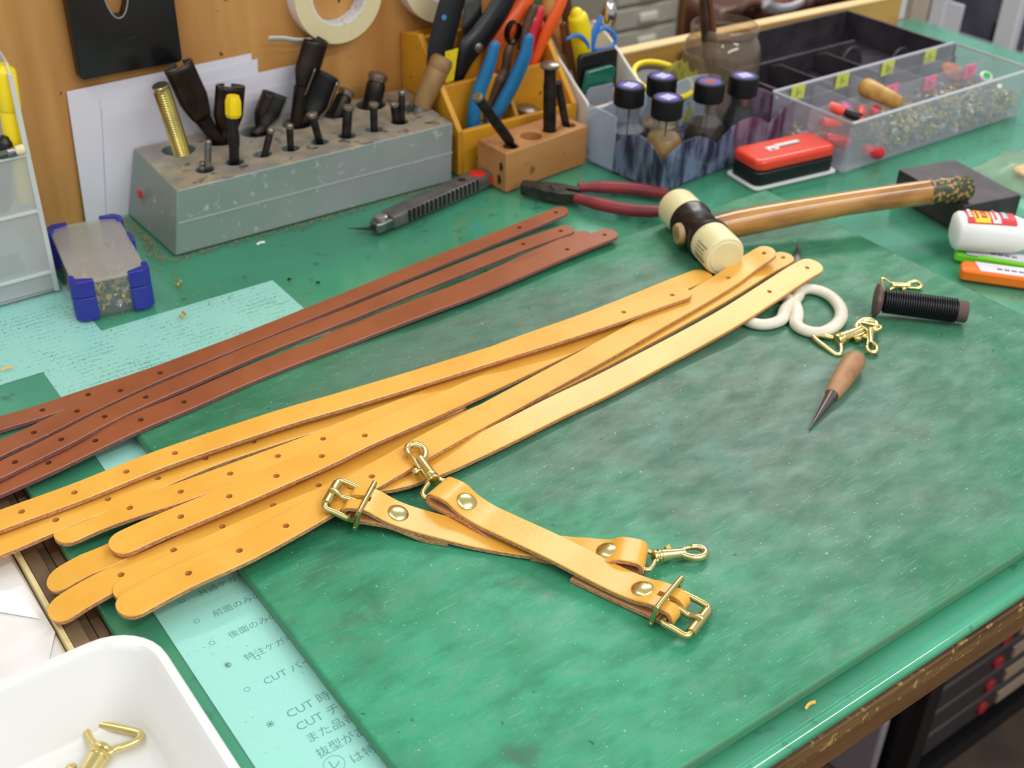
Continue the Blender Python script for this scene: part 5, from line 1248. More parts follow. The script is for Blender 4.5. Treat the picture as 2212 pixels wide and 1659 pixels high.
# blue pliers in the front tier
bp = empty('blue_pliers', (.66, .95, .02), 'pliers with bright blue dipped handles standing in the front of the stand', 'pliers')
tb([(1068, 100, .950), (1055, 145, .950), (1036, 195, .951), (1025, 240, .952), (1020, 282, .953)], [(.0045, .0060), (.0058, .0074), (.0060, .0078), (.0060, .0078), (.0055, .0070)], 'grip', m_pblue, bp, flat=FR)
tb([(1142, 84, .948), (1132, 125, .948), (1108, 180, .950), (1082, 228, .952), (1058, 268, .955)], [(.0040, .0058), (.0056, .0078), (.0060, .0082), (.0060, .0078), (.0050, .0066)], 'grip', m_pblue, bp, flat=FR)
tb([(1040, 278, .956), (1036, 300, .958), (1030, 325, .960)], [(.005, .010), (.005, .012), (.003, .006)], 'jaws', m_dsteel, bp, flat=FR)
# black snips in the rear tier
sn = empty('snips', (.66, .985, .03), 'large navy-black snips with yellow tag, handles rising out of the frame', 'snips')
tb([(992, -45, .986), (972, 20, .985), (952, 100, .984), (940, 175, .984), (938, 215, .985)], [(.007, .0130), (.007, .0150), (.007, .0150), (.006, .0105), (.004, .008)], 'handle', m_navy, sn, flat=FR)
tb([(1110, -45, .986), (1078, 20, .985), (1040, 75, .984), (1010, 110, .983), (990, 165, .984), (982, 200, .985)], [(.007, .0120), (.007, .0135), (.007, .0140), (.007, .0140), (.006, .0065), (.004, .005)], 'handle', m_navy, sn, flat=FR)
q = [PY(a, b, .991) for a, b in ((1008, -10), (1040, -10), (1042, 60), (1004, 96), (998, 60))]
mb = MB(); mb.add(q+[p_+Y*.002 for p_ in q], [(0, 1, 2, 3, 4), (9, 8, 7, 6, 5)]+[(i, 5+i, 5+(i+1) % 5, (i+1) % 5) for i in range(5)]); build(mb, 'blade', m_steel, sn)
rv = PY(1035, 104, .976); build((lambda q: q.lathe(rv+Y*.002, rv-Y, [(.005, 0), (.005, .002), (.003, .0032), (.0005, .0035)], 16))(MB()), 'rivet', m_phead, sn)
rv = PY(961, 39, .977); build((lambda q: q.lathe(rv+Y*.002, rv-Y, [(.0028, 0), (.0028, .001), (.001, .0016)], 14))(MB()), 'rivet', pm('blue_stud', (70, 130, 190), .4), sn)
q = [PY(a, b, .9755) for a, b in ((962, 112), (990, 104), (980, 174), (962, 180))]
mb = MB(); mb.add(q+[p_+Y*.0006 for p_ in q], [(0, 1, 2, 3), (7, 6, 5, 4)]+[(i, 4+i, 4+(i+1) % 4, (i+1) % 4) for i in range(4)]); build(mb, 'tag', pm('yellow_tag', (232, 204, 24), .5, spots=(90, 80, 20), sps=260, splo=.62, sphi=.66), sn)
# orange handled pliers
op = empty('orange_pliers', (.70, .99, .03), 'pliers with orange dipped handles standing in the rear tier', 'pliers')
tb([(1150, -30, .992), (1128, 15, .991), (1098, 55, .990), (1074, 90, .990), (1062, 130, .990), (1062, 185, .990)], [(.0060, .0080), (.0065, .0095), (.0065, .0105), (.0060, .0095), (.0050, .0070), (.004, .005)], 'grip', m_orange, op, flat=FR)
tb([(1214, 2, .980), (1196, 40, .981), (1176, 80, .983), (1160, 120, .985), (1142, 160, .987), (1125, 205, .989)], [(.0040, .0062), (.0045, .0075), (.0045, .0070), (.0040, .0055), (.0035, .0045), (.003, .004)], 'grip', m_orange, op, flat=FR)
# crimson handled tool
rp = empty('red_pliers', (.72, .985, .03), 'pliers with crimson handles between the orange and blue ones', 'pliers')
tb([(1166, 24, .996), (1156, 60, .995), (1148, 110, .994), (1136, 155, .992), (1124, 205, .990)], [(.0050, .0062), (.0058, .0070), (.0055, .0068), (.0045, .0055), (.003, .004)], 'grip', m_redg, rp, flat=FR)
tb([(1152, 48, .985), (1144, 90, .985), (1138, 135, .986), (1128, 190, .988)], [(.0045, .0055), (.0052, .0066), (.0045, .0058), (.003, .004)], 'grip', m_redg, rp, flat=FR)
# rusty gouge with black ring
rgz = empty('rusty_cutter', (.70, .975, .03), 'rusty cutter with a hollow black ring head above the blue handles', 'cutter')
tb([(1108, 88, .968), (1098, 112, .968), (1092, 150, .968), (1080, 172, .968), (1062, 215, .967), (1050, 245, .966)], [.0030, .0052, .0050, .0085, .0050, .0040], 'shank', m_rust, rgz)
c = PY(1108, 70, .966); b = MB(); b.tube([c+Vector((.0075*math.cos(a*math.pi/10)*1.0, -.002*math.sin(a*math.pi/10), .0115*math.sin(a*math.pi/10))).xyz for a in range(20)], [(.0052, .0012)]*20, n=8, closed=True, flat=FR); build(b, 'ring_head', m_punch, rgz)
tb([(1152, 18, .975), (1142, 42, .975), (1132, 70, .974), (1124, 100, .972)], [.0048, .0050, .0040, .0036], 'arm', m_rust, rgz)
# wooden handles and a green handle at the back
def simple_handle(name, pts, rs, m, label, cat, collar=None):
    g = empty(name, track(pts)[-1], label, cat); tb(pts, rs, 'handle', m, g, n=16)
    if collar: tb(collar, [.0040, .0038], 'ferrule', m_rust, g, n=12, k=2)
    return g
m_wood1 = pm('pale_turned_wood', (206, 154, 92), .5, col2=(186, 130, 70), ns=40); m_wood2 = pm('dark_turned_wood', (140, 84, 40), .5, col2=(110, 62, 28), ns=40)
simple_handle('chisel', [(1184, -35, 1.018), (1183, 0, 1.018), (1181, 30, 1.018), (1180, 75, 1.018), (1180, 140, 1.018)], [.0080, .0085, .0088, .0060, .003], m_wood1, 'chisel with pale turned wooden handle at the back of the stand', 'chisel', [(1181, 40, 1.012), (1181, 55, 1.012)])
simple_handle('green_file', [(1158, -30, 1.022), (1156, 0, 1.022), (1154, 22, 1.022), (1152, 90, 1.022), (1150, 150, 1.022)], [.0060, .0064, .0060, .0035, .003], pm('green_handle', (40, 110, 60), .4), 'file with dark green handle at the back of the stand', 'file')
simple_handle('skiving_knife', [(1194, 42, .999), (1204, 70, .999), (1214, 96, .999), (1222, 130, .999), (1228, 180, .999)], [.0070, .0076, .0070, .0040, .003], m_wood1, 'knife with stained pale wooden handle beside the orange handle', 'knife', [(1216, 94, .995), (1220, 110, .995)])
simple_handle('scratch_awl', [(1217, 55, .990), (1224, 85, .990), (1234, 112, .990), (1248, 140, .990), (1258, 175, .990)], [.0040, .0058, .0080, .0092, .0080], m_wood2, 'awl with dark turned handle in front of the yellow handle', 'awl')
simple_handle('long_ruler', [(1218, -40, 1.026), (1224, 20, 1.026), (1230, 90, 1.026), (1234, 150, 1.026)], [(.0015, .0060)]*4, m_rust, 'narrow rusty steel strip standing at the back of the stand', 'strip')
# metal disc resting on the front wall and wooden stamp block
dc = PY(1140, 236, .950); g = empty('disc_punch', dc, 'mushroom-shaped steel disc lying on the front wall of the stand', 'punch')
build((lambda q: q.lathe(dc-Z*.004, dc+Vector((.12, -.1, 1)), [(.0095, 0), (.0128, .0015), (.0130, .0045), (.0100, .0062), (.001, .0068)], 22))(MB()), 'cap', m_phead, g)
build((lambda q: q.lathe(dc-Z*.019, dc, [(.0050, 0), (.0055, .016)], 14))(MB()), 'stem', m_dsteel, g)
wb = PY(1162, 160, .978); g = empty('wooden_peg', wb-Z*.05, 'stained wooden peg standing behind the steel disc', 'peg')
build((lambda q: q.lathe(wb-Z*.055, wb, [(.0100, 0), (.0104, .045), (.0125, .052), (.0125, .058), (.011, .060)], 18))(MB()), 'peg_body', pm('stained_peg', (200, 138, 66), .6, spots=(230, 214, 190), sps=90, splo=.62, sphi=.7), g)

# ================================================================== small wooden punch block
WZ = .041
m_wblock = pm('oiled_beech_block', (186, 132, 78), .5, col2=(164, 106, 56), ns=18, stretch=(.3, 1, 1), spots=(96, 58, 28), sps=70, splo=.66, sphi=.76, bump=.06)
wbk = empty('wooden_block', (.695, .904, 0), 'small wooden block drilled for punches in front of the amber stand', 'tool block')
ctl = [(.6393, .8752), (.7515, .8887), (.7470, .9325), (.6368, .9205)]
body = build(MB().hexa([(x_, y_, 0.0003) for x_, y_ in ctl]+[(x_, y_, WZ) for x_, y_ in ctl]), 'body', m_wblock, wbk)
cut = MB()
for (a_, b_), r_ in (((1147, 293), .0110), ((1103, 315), .0078), ((1187, 281), .0072), ((1229, 270), .0066), ((1093, 300), .0042)):
    p_ = P(a_, b_, WZ); cut.cyl((p_.x, p_.y, WZ-.026), (p_.x, p_.y, WZ+.01), r_, n=24)
carve(body, cut)
bv = body.modifiers.new('bevel', 'BEVEL'); bv.width = .0008; bv.segments = 2; bv.limit_method = 'ANGLE'; bv.angle_limit = math.radians(50)
m_stain = pm('black_stain', (28, 22, 18), .8)
for a_, b_, s_ in ((1081, 361, .0032), (1077, 388, .0036)):
    c = PX(a_, b_, .6381); mb = MB(); mb.prism([(c.y+s_*1.0*math.cos(k*math.pi/5)*(1 if k % 2 else .75), c.z+s_*1.5*math.sin(k*math.pi/5)) for k in range(10)], (.6378+(c.y-.9205)*-.04, 0, 0), Y, Z, -.0006); build(mb, 'ink_stain', m_stain, wbk)
def wpunch(b0, t0, prof, label, dy=0, m=None, heads=None):
    a = P(*b0, WZ); t = PY(*t0, a.y+dy); d = (t-a).normalized(); f = a-d*.018; L_ = (t-f).length
    g = empty('punch', f, label, 'punch', 'punches in the small wooden block')
    build((lambda q: q.lathe(f, t, [(r_, s_*L_) for r_, s_ in prof], 20))(MB()), 'shank', m or m_punch, g)
    if heads: build((lambda q: q.lathe(t-d*.004, t+d, heads, 22))(MB()), 'head', m_phead, g)
wpunch((1187, 281), (1188, 137), [(.0066, 0), (.0066, .75), (.0060, .78), (.0060, .96)], 'thick black hole punch with flat mushroomed head', heads=[(.0066, 0), (.0096, .0008), (.0100, .0028), (.0080, .0044), (.001, .005)])
wpunch((1106, 312), (1030, 208), [(.0030, 0), (.0032, .20), (.0048, .24), (.0052, .30), (.0050, .96)], 'slanting dark punch leaning out of the small wooden block', dy=-.006, heads=[(.0050, 0), (.0052, .0030), (.0044, .0042)])
wpunch((1222, 268), (1205, 178), [(.0040, 0), (.0042, .6), (.0040, 1.0)], 'slim grey punch behind the thick black one', m=m_dsteel)

# ================================================================== white desk organiser with curved sides
m_wplastic = pm('off_white_plastic', (232, 228, 222), .45)
og = empty('desk_organiser', (.83, .96, 0), 'white plastic desk organiser with curved side panels beside the stand', 'organiser')
ox0, ox1 = .777, .858
oy0, oy1 = .919, 1.018
def side_prof(): return [(oy0, .0005), (oy1, .0005), (oy1, .098), (oy1-.006, .1000), (oy1-.030, .090), (oy1-.052, .077), (oy1-.074, .062), (oy1-.094, .050), (oy0, .044)]
for xa in (ox0, ox1-.003): build(MB().prism(side_prof(), (xa, 0, 0), Y, Z, .003), 'side_panel', m_wplastic, og, bevel=.0008)
build(MB().box(ox0+.0031, ox1-.0031, oy0, oy1, .0005, .003), 'bottom', m_wplastic, og)
build(MB().box(ox0+.0031, ox1-.0031, oy1-.003, oy1, .003, .094), 'back_panel', m_wplastic, og)
build(MB().box(ox0+.0031, ox1-.0031, oy0+.022, oy0+.024, .003, .050), 'tier_wall', m_wplastic, og)
build(MB().box(ox0+.0031, ox1-.0031, oy0, oy0+.003, .003, .043), 'tier_wall', m_wplastic, og)
def upright(pts, y, th, name, m, label, cat, bev=.0015):
    q = [PY(a, b, y) for a, b in pts]; n = len(q); mb = MB(); mb.add(q+[p_+Y*th for p_ in q], [tuple(range(n)), tuple(range(2*n-1, n-1, -1))]+[(i, n+i, n+(i+1) % n, (i+1) % n) for i in range(n)])
    return build(mb, name, m, label=label, cat=cat, bevel=bev)
upright([(1254, 230), (1252, 130), (1258, 120), (1328, 104), (1336, 110), (1330, 215)], .952, .006, 'sharpening_stone', pm('black_stone', (24, 22, 24), .4), 'black rectangular stone standing in the white organiser', 'stone')
upright([(1262, 205), (1272, 156), (1324, 142), (1330, 148), (1322, 190)], .9405, .0065, 'green_acrylic_stamp', pm('green_acrylic', (28, 104, 84), .12, spec=.8, coat=.4), 'green acrylic block standing in front of the black stone', 'acrylic block', .0008)
upright([(1264, 228), (1270, 197), (1278, 190), (1326, 180), (1326, 218)], .9335, .0022, 'felt_pad', pm('grey_felt', (134, 136, 144), .8, spots=(60, 60, 70), sps=160, splo=.66, sphi=.7), 'grey scuffed pad standing lowest in the white organiser', 'pad', .0004)
g = empty('yellow_cutter', PY(1262, 150, .975), 'fat yellow plastic handle standing in the white organiser', 'cutter')
tb([(1246, 30, .975), (1248, 38, .975), (1254, 70, .976), (1262, 110, .977), (1268, 150, .978), (1270, 190, .979)], [.0070, .0105, .0120, .0125, .0115, .0100], 'handle', m_yh, g, n=18)
tb([(1270, 185, .979), (1274, 235, .980)], [(.002, .006), (.002, .005)], 'blade', m_steel, g, k=3)
g = empty('blue_scissors', PY(1290, 120, .966), 'small scissors with blue looped handles standing in the organiser', 'scissors')
lp = [(1302, 62), (1286, 74), (1278, 95), (1282, 106), (1300, 107), (1320, 102), (1329, 88), (1326, 74), (1314, 64)]
b = MB(); b.tube(smoothpath([PY(a_, b_, .966) for a_, b_ in lp], 4, True), [(.0020, .0024)]*(4*len(lp)), n=10, closed=True, flat=FR); build(b, 'handle_loop', m_bluep, g)
tb([(1297, 37, .966), (1292, 52, .966), (1284, 72, .966), (1279, 95, .966), (1278, 118, .967)], [(.0018, .0024), (.0026, .0040), (.0026, .0050), (.0024, .0042), (.0022, .0034)], 'handle_stem', m_bluep, g, flat=FR)
tb([(1226, 84, .966), (1238, 77, .966), (1254, 78, .966), (1266, 90, .966), (1270, 105, .967), (1270, 122, .968)], [.0018, .0022, .0024, .0026, .0026, .0024], 'handle_loop', m_bluep, g)
tb([(1274, 115, .968), (1276, 160, .969), (1278, 200, .970)], [(.0012, .0040), (.0012, .0032), (.001, .001)], 'blade', m_steel, g, flat=FR)
# silver pointed ornament behind
g = empty('silver_finial', PY(1312, 70, 1.0), 'shiny silver pointed tool standing behind the blue scissors', 'tool')
f0, f1 = PY(1311, 110, 1.0), PY(1317, -3, 1.0); FL = (f1-f0).length
build((lambda q: q.lathe(f0, f1, [(.0040, 0), (.0042, FL*.35), (.0060, FL*.50), (.0090, FL*.62), (.0092, FL*.78), (.0060, FL*.92), (.0008, FL)], 18))(MB()), 'bulb', pm('chrome', (206, 200, 196), .08, metal=1), g)
build((lambda q: q.lathe(f0-Z*.085, f0, [(.0036, 0), (.0036, .086)], 14))(MB()), 'stem', pm('ivory_stem', (226, 206, 190), .4), g)

# ================================================================== dye bottles in a stained clear tray
m_dyetray = clear('dye_stained_tray', (.80, .84, .92), gloss=.2, milk=.42, milkcol=(150, 162, 196), rough=.1, marks=(26, 30, 54), ms=110, mlo=.44, mhi=.60, mst=(1, 1, .2))
m_dyetray_r = clear('dye_stained_tray_red', (.84, .80, .88), gloss=.2, milk=.36, milkcol=(186, 160, 186), rough=.1, marks=(84, 34, 60), ms=110, mlo=.46, mhi=.62, mst=(1, 1, .22))
m_frost2 = clear('bluish_tray', (.90, .93, .97), gloss=.15, milk=.42, milkcol=(200, 212, 230), rough=.2, marks=(60, 64, 90), ms=90, mlo=.66, mhi=.74)
k0, k1, k3 = P(1292, 352, 0), P(1432, 408, 0), P(1278, 330, 0)
dA, dB, dC = Vector((.757, .897, 0)), Vector((.766, .791, 0)), Vector((.974, .811, 0))
dD = dA+(dC-dB)
dt = empty('dye_tray', (dA+dC)/2, 'clear scalloped plastic tray stained dark with dye, holding the bottles', 'tray')
def scallop_wall(a, c, name, m, n=40, hi=.047, lo=.030, waves=2, th=.0016, ph=0.0):
    d = (c-a); L_ = d.length; d.normalize(); nn = Vector((-d.y, d.x, 0))
    mb = MB(); vs = []
    for i in range(n+1):
        u = i/n; h = lo+(hi-lo)*abs(math.sin(math.pi*(u*waves+ph)))**.8
        p_ = a+d*L_*u; vs += [p_+Z*.0004, p_+Z*h, p_+nn*th+Z*h, p_+nn*th+Z*.0004]
    fs = []
    for i in range(n):
        q = 4*i; w_ = q+4
        for e in range(4): fs.append((q+e, q+(e+1) % 4, w_+(e+1) % 4, w_+e))
    fs += [(3, 2, 1, 0), (4*n, 4*n+1, 4*n+2, 4*n+3)]
    mb.add(vs, fs); return build(mb, name, m, dt, smooth=30)
scallop_wall(dB, dB.lerp(dC, .52), 'front_wall', m_dyetray, waves=1.3)
scallop_wall(dB.lerp(dC, .523), dC, 'front_wall', m_dyetray_r, waves=1.2, ph=.3)
scallop_wall(dA, dA.lerp(dB, .38), 'end_wall', m_frost2, waves=.3, ph=.4, hi=.060, lo=.05)
scallop_wall(dA.lerp(dB, .385), dB, 'end_wall', m_dyetray, waves=1.0, ph=.0, hi=.050)
scallop_wall(dC, dD, 'end_wall', m_dyetray_r, waves=1.2)
scallop_wall(dD, dA, 'rear_wall', m_frost2, waves=2, hi=.055, lo=.045)
mb = MB(); q = [dA, dB, dC, dD]; mb.add([p_+Z*.0004 for p_ in q]+[p_+Z*.002 for p_ in q], [(3, 2, 1, 0), (4, 5, 6, 7)]+[(i, (i+1) % 4, 4+(i+1) % 4, 4+i) for i in range(4)]); build(mb, 'bottom', m_dyetray, dt)
m_glass = clear('bottle_glass', (.96, .97, .96), gloss=.25, milk=.03, milkcol=(200, 200, 196), rough=.03)
m_cap = pm('black_screw_cap', (12, 11, 14), .5, spec=.3)
m_violet = pm('violet_cap_print', (84, 66, 170), .5)
def bottle(px, liquid, level, label, spot, ztop=.0836):
    c = P(*px, ztop); g = empty('dye_bottle', (c.x, c.y, .0022), label, 'bottle', 'dye bottles in the clear tray')
    o = Vector((c.x, c.y, .0022)); R = .0220
    prof_o = [(.0205, 0), (R, .002), (R, .024), (.0214, .029), (.0188, .037), (.0150, .045), (.0128, .050), (.0126, .055), (.0132, .057), (.0130, .065)]
    prof_i = [(r_-.0012, s_ if i else .0015) for i, (r_, s_) in enumerate(prof_o)]
    mb = MB(); mb.lathe(o, o+Z, prof_o+prof_i[::-1], 26, cap=False); build(mb, 'glass', m_glass, g)
    lv = [(r_-.0016, s_) for r_, s_ in prof_o if s_ < level]; rl_ = lv[-1][0]
    mb = MB(); mb.lathe(o+Z*.0018, o+Z, [(lv[0][0], 0)]+[(r_, s_) for r_, s_ in lv[1:]]+[(rl_*.9, level)], 24); build(mb, 'dye', liquid, g)
    mb = MB(); n = 36
    t0 = .0618
    mb.lathe(o+Z*t0, o+Z, [(.0150, 0), (.0157, .0008), (.0157, .0165), (.0150, .0190), (.0142, .0196)], 36); cp = build(mb, 'cap', m_cap, g, smooth=30)
    mb = MB(); mb.lathe(o+Z*(t0+.0196), o+Z, [(.0112, 0), (.0112, .0003)], 24); mb2 = build(mb, 'cap_sticker', m_violet, cp)
    mb = MB()
    mb.T = Matrix.Translation(o+Z*(t0+.0200)) @ Matrix.Rotation(spot[1], 4, 'Z')
    rg = random.Random(int(px[0]))
    if spot[0] == 'brown':
        mb.lathe((-.001, 0, 0), (-.001, 0, 1), [(.0072, 0), (.0072, .0002)], 18); build(mb, 'cap_print', pm('brown_dot', (150, 82, 60), .6), cp)
    else:
        for r_ in range(3):
            x_ = -.006
            while x_ < .006:
                w_ = rg.uniform(.0016, .0036); mb.box(x_, min(x_+w_, .0068), -.0058+r_*.0040, -.0030+r_*.0040, 0, .0002); x_ += w_+.0006
        build(mb, 'cap_print', pm('white_cap_print', (232, 228, 240), .6), cp)
    # dip tube
    mb = MB(); mb.cyl(o+Vector((.002, 0, .064)), o+Vector((-.004, -.004, .010)), .0009, n=8); build(mb, 'applicator_wire', m_cap, g)
    return g
bottle((1361, 184), pm('ink_navy', (24, 34, 84), .2), .034, 'dye bottle of clear glass, dark blue dye low inside, nearest the white organiser', ('w', .3))
bottle((1431, 164), pm('ink_amber', (120, 90, 50), .3), .030, 'dye bottle standing behind the others beside the yellow reel', ('w', .2))
bottle((1443, 210), pm('ink_ochre', (150, 112, 44), .3), .040, 'dye bottle with ochre dye at the front corner of the tray', ('w', .1))
bottle((1534, 176), pm('ink_umber', (44, 30, 24), .2), .037, 'dye bottle with umber dye and a brown dot on its cap', ('brown', 0))
bottle((1608, 163), pm('ink_black', (5, 6, 16), .5, spec=.2), .062, 'dye bottle filled with nearly black blue dye at the tray end', ('w', -.2))

# ================================================================== glass jar with brushes, cloth, yellow reel
jz = .096
jc = P(1567, 52, jz); jo = Vector((.955, .935, .0005))
jo.x, jo.y = P(1567, 52, jz).x, P(1567, 52, jz).y
jar = empty('glass_jar', jo, 'cloudy wide glass jar holding brushes behind the dye bottles', 'jar')
JR = .0440
m_jar = clear('cloudy_jar_glass', (.90, .86, .80), gloss=.15, milk=.10, milkcol=(206, 186, 166), rough=.05, marks=(150, 124, 104), ms=50, mlo=.62, mhi=.8)
po = [(.036, 0), (.0425, .003), (JR, .010), (JR, .066), (.0420, .075), (.0375, .082), (.0360, .085), (.0380, .087), (.0380, .094), (.0365, .096)]
pi_ = [(r_-.0018, max(s_, .003)) for r_, s_ in po]
mb = MB(); mb.lathe(jo, jo+Z, po+pi_[::-1], 34, cap=False); build(mb, 'glass', m_jar, jar)
m_brush = pm('dark_brush_wood', (70, 44, 32), .45, col2=(40, 26, 22), ns=30)
for a_, b_, dx, lb in ((1516, -30, -.006, 'thin dark brush standing in the glass jar'), (1530, -30, .002, 'thicker reddish brown brush standing in the glass jar')):
    t = PY(a_, b_, jo.y-.006); f = Vector((jo.x+dx*2.5+.004, jo.y+.004+dx, .006)); d = (t-f).normalized(); L_ = (t-f).length
    g = empty('paint_brush', f, lb, 'brush', None)
    build((lambda q: q.lathe(f+d*.02, t, [(.0030, 0), (.0042, L_*.3), (.0050, L_*.55), (.0032, L_*.9), (.002, L_-.02)], 14))(MB()), 'handle', m_brush if dx < 0 else pm('red_brush_wood', (112, 66, 42), .45), g)
    build((lambda q: q.lathe(f, f+d, [(.0015, 0), (.0045, .006), (.0040, .016), (.0032, .021)], 12))(MB()), 'bristles', pm('bristle', (40, 30, 26), .9), g)
# olive cloth
m_cloth = pm('olive_cloth', (140, 134, 50), .9, col2=(112, 106, 34), ns=30, bump=.4, bs=220)
cc = PY(1500, 165, .938); mb = MB(); NN = 30; vs = []
from mathutils import noise as mnoise
for i in range(NN):
    for j in range(NN):
        u, v = i/(NN-1)*2-1, j/(NN-1)*2-1; r_ = max(abs(u), abs(v))
        h = .064*(1-r_**4)*(.80+.28*mnoise.noise(Vector((u*2.2, v*2.2, .3)))+.18*mnoise.noise(Vector((u*5, v*5, 4))))+.004*math.sin(u*9+v*3)
        vs.append((cc.x-.020+u*.034*(1+.1*math.sin(v*3)), cc.y+v*.026+.004*math.sin(u*4), max(h, .003)))
mb.add(vs, [(i*NN+j, (i+1)*NN+j, (i+1)*NN+j+1, i*NN+j+1) for i in range(NN-1) for j in range(NN-1)])
cl = build(mb, 'cloth', m_cloth, label='crumpled olive cloth draped behind the dye bottle caps', cat='cloth'); s_ = cl.modifiers.new('thick', 'SOLIDIFY'); s_.thickness = .002
s_ = cl.modifiers.new('sub', 'SUBSURF'); s_.levels = 1; s_.render_levels = 1
# yellow reel (adhesive roll) leaning at the rail
R_ = .034
rc_ = P(1432, 172, .046); yr = Vector((.05, -.30, .95)).normalized(); a_ = yr.cross(X).normalized(); b_ = yr.cross(a_)
g = empty('yellow_reel', rc_-Z*.046, 'reel with bright yellow rim and dark sides leaning by the rail', 'reel')
build((lambda q: q.lathe(Vector((rc_.x, rc_.y, .0005)), rc_+Z, [(.022, 0), (.020, .004), (.010, .008), (.010, .030), (.016, .036)], 24))(MB()), 'stand', m_black, g)
mb = MB(); mb.tube([rc_+a_*R_*math.cos(k*math.pi/24)+b_*R_*math.sin(k*math.pi/24) for k in range(48)], [(.003, .0032)]*48, n=10, closed=True); build(mb, 'rim', m_yel, g)
mb = MB(); mb.lathe(rc_-yr*.010, rc_+yr, [(.012, 0), (R_-.002, .0), (R_-.002, .006), (.012, .006)], 36); build(mb, 'wound_tape', pm('dark_grey_tape', (66, 68, 74), .5), g)

# ================================================================== clear compartment box with findings
oz = .0556
m_orgb = clear('clear_compartment_box', (.96, .96, .97), gloss=.12, milk=.17, milkcol=(214, 216, 226), rough=.15, marks=(90, 90, 100), ms=120, mlo=.74, mhi=.78)
bx0, bx1, by0, by1 = .9555, 1.2600, .7200, .8280
ob = empty('compartment_box', ((bx0+bx1)/2, (by0+by1)/2, 0), 'long clear compartment box full of metal findings', 'parts box')
fl = .004
def draft(x0, x1, y0, y1, name, m=m_orgb, z0=.0005, z1=oz): return build(MB().box(x0, x1, y0, y1, z0, z1), name, m, ob)
draft(bx0+.003, bx1-.003, by0+.003, by1-.003, 'bottom', z1=.002)
def wall4(a, c, o2, name):   # wall leaning out: bottom inset
    a, c = Vector(a), Vector(c); ins = Vector(o2)
    th = ins.normalized()*.0016
    build(MB().hexa([a+ins*.004/ins.length, c+ins*.004/ins.length, c+ins*.004/ins.length+th, a+ins*.004/ins.length+th, a+Z*oz, c+Z*oz, c+Z*oz+th, a+Z*oz+th]), name, m_orgb, ob)
wall4((bx0, by0, .001), (bx1, by0, .001), (0, 1, 0), 'wall'); wall4((bx0, by1, .001), (bx1, by1, .001), (0, -1, 0), 'wall')
wall4((bx0, by0, .001), (bx0, by1, .001), (1, 0, 0), 'wall'); wall4((bx1, by0, .001), (bx1, by1, .001), (-1, 0, 0), 'wall')
m_rimf = clear('box_rim', (.93, .93, .95), gloss=.2, milk=.62, milkcol=(226, 228, 234), rough=.2)
mb = MB(); mb.tube([(bx0, by0, oz), (bx1, by0, oz), (bx1, by1, oz), (bx0, by1, oz)], .0017, n=8, closed=True); build(mb, 'rim', m_rimf, ob)
ym = (by0+by1)/2+.004
build(MB().box(bx0+.003, bx1-.003, ym, ym+.0014, .002, oz-.006), 'divider', m_orgb, ob)
xs = [bx0+(bx1-bx0)*f_ for f_ in (.2, .4, .6, .8)]
for xx in xs:
    build(MB().box(xx, xx+.0014, ym+.0016, by1-.003, .002, oz-.004), 'divider', m_orgb, ob)
    build(MB().box(xx, xx+.0014, by0+.003, ym-.0002, .002, oz-.004), 'divider', m_orgb, ob)
I = Matrix.Identity(4)
m_finS = pm('findings_silver', (196, 190, 176), .35, metal=.5); m_finG = pm('findings_gold', (214, 186, 112), .35, metal=.5); m_finD = pm('findings_dull', (120, 112, 92), .5, metal=.3)
edges = [bx0]+xs+[bx1]
for k in range(5):
    xa, xb = edges[k]+.005, edges[k+1]-.004
    if k == 0: continue
    rivet_heap(I, xa, xb, by0+.006, ym-.003, .004, .030+.004*(k % 2), 300, 20+k, ob, [m_finS, m_finG, m_finS, m_finG, m_finD], wmin=.0018, wmax=.0036, name='findings')
for k in range(5):
    xa, xb = edges[k]+.005, edges[k+1]-.004
    rivet_heap(I, xa, xb, ym+.004, by1-.006, .004, .016, 60, 40+k, ob, [m_rivG, m_rivS], wmin=.0016, wmax=.0032, name='findings')
m_stk = pm('lime_sticky_note', (206, 214, 96), .7); m_stp = pm('pink_sticky_note', (238, 130, 160), .7); m_mark = pm('marker_stroke', (70, 70, 50), .7)
for (a_, b_), m_, yy in (((1723, 200), m_stk, by1-.004), ((1819, 174), m_stk, by1-.004), ((1917, 148), m_stk, by1-.004), ((2008, 123), m_stk, by1-.004), ((2008, 180), m_stp, ym-.0012), ((2094, 155), m_stp, ym-.0012), ((1925, 198), m_stp, ym-.0012)):
    c = PY(a_, b_, yy); n_ = build(MB().box(c.x-.0105, c.x+.0105, yy-.0006, yy-.0002, c.z-.0075, c.z+.0085), 'sticky_note', m_, ob)
    mb = MB(); mb.box(c.x-.002, c.x-.001, yy-.0009, yy-.0007, c.z-.004, c.z+.005); mb.box(c.x+.001, c.x+.0045, yy-.0009, yy-.0007, c.z-.001, c.z); build(mb, 'marker_stroke', m_mark, n_)
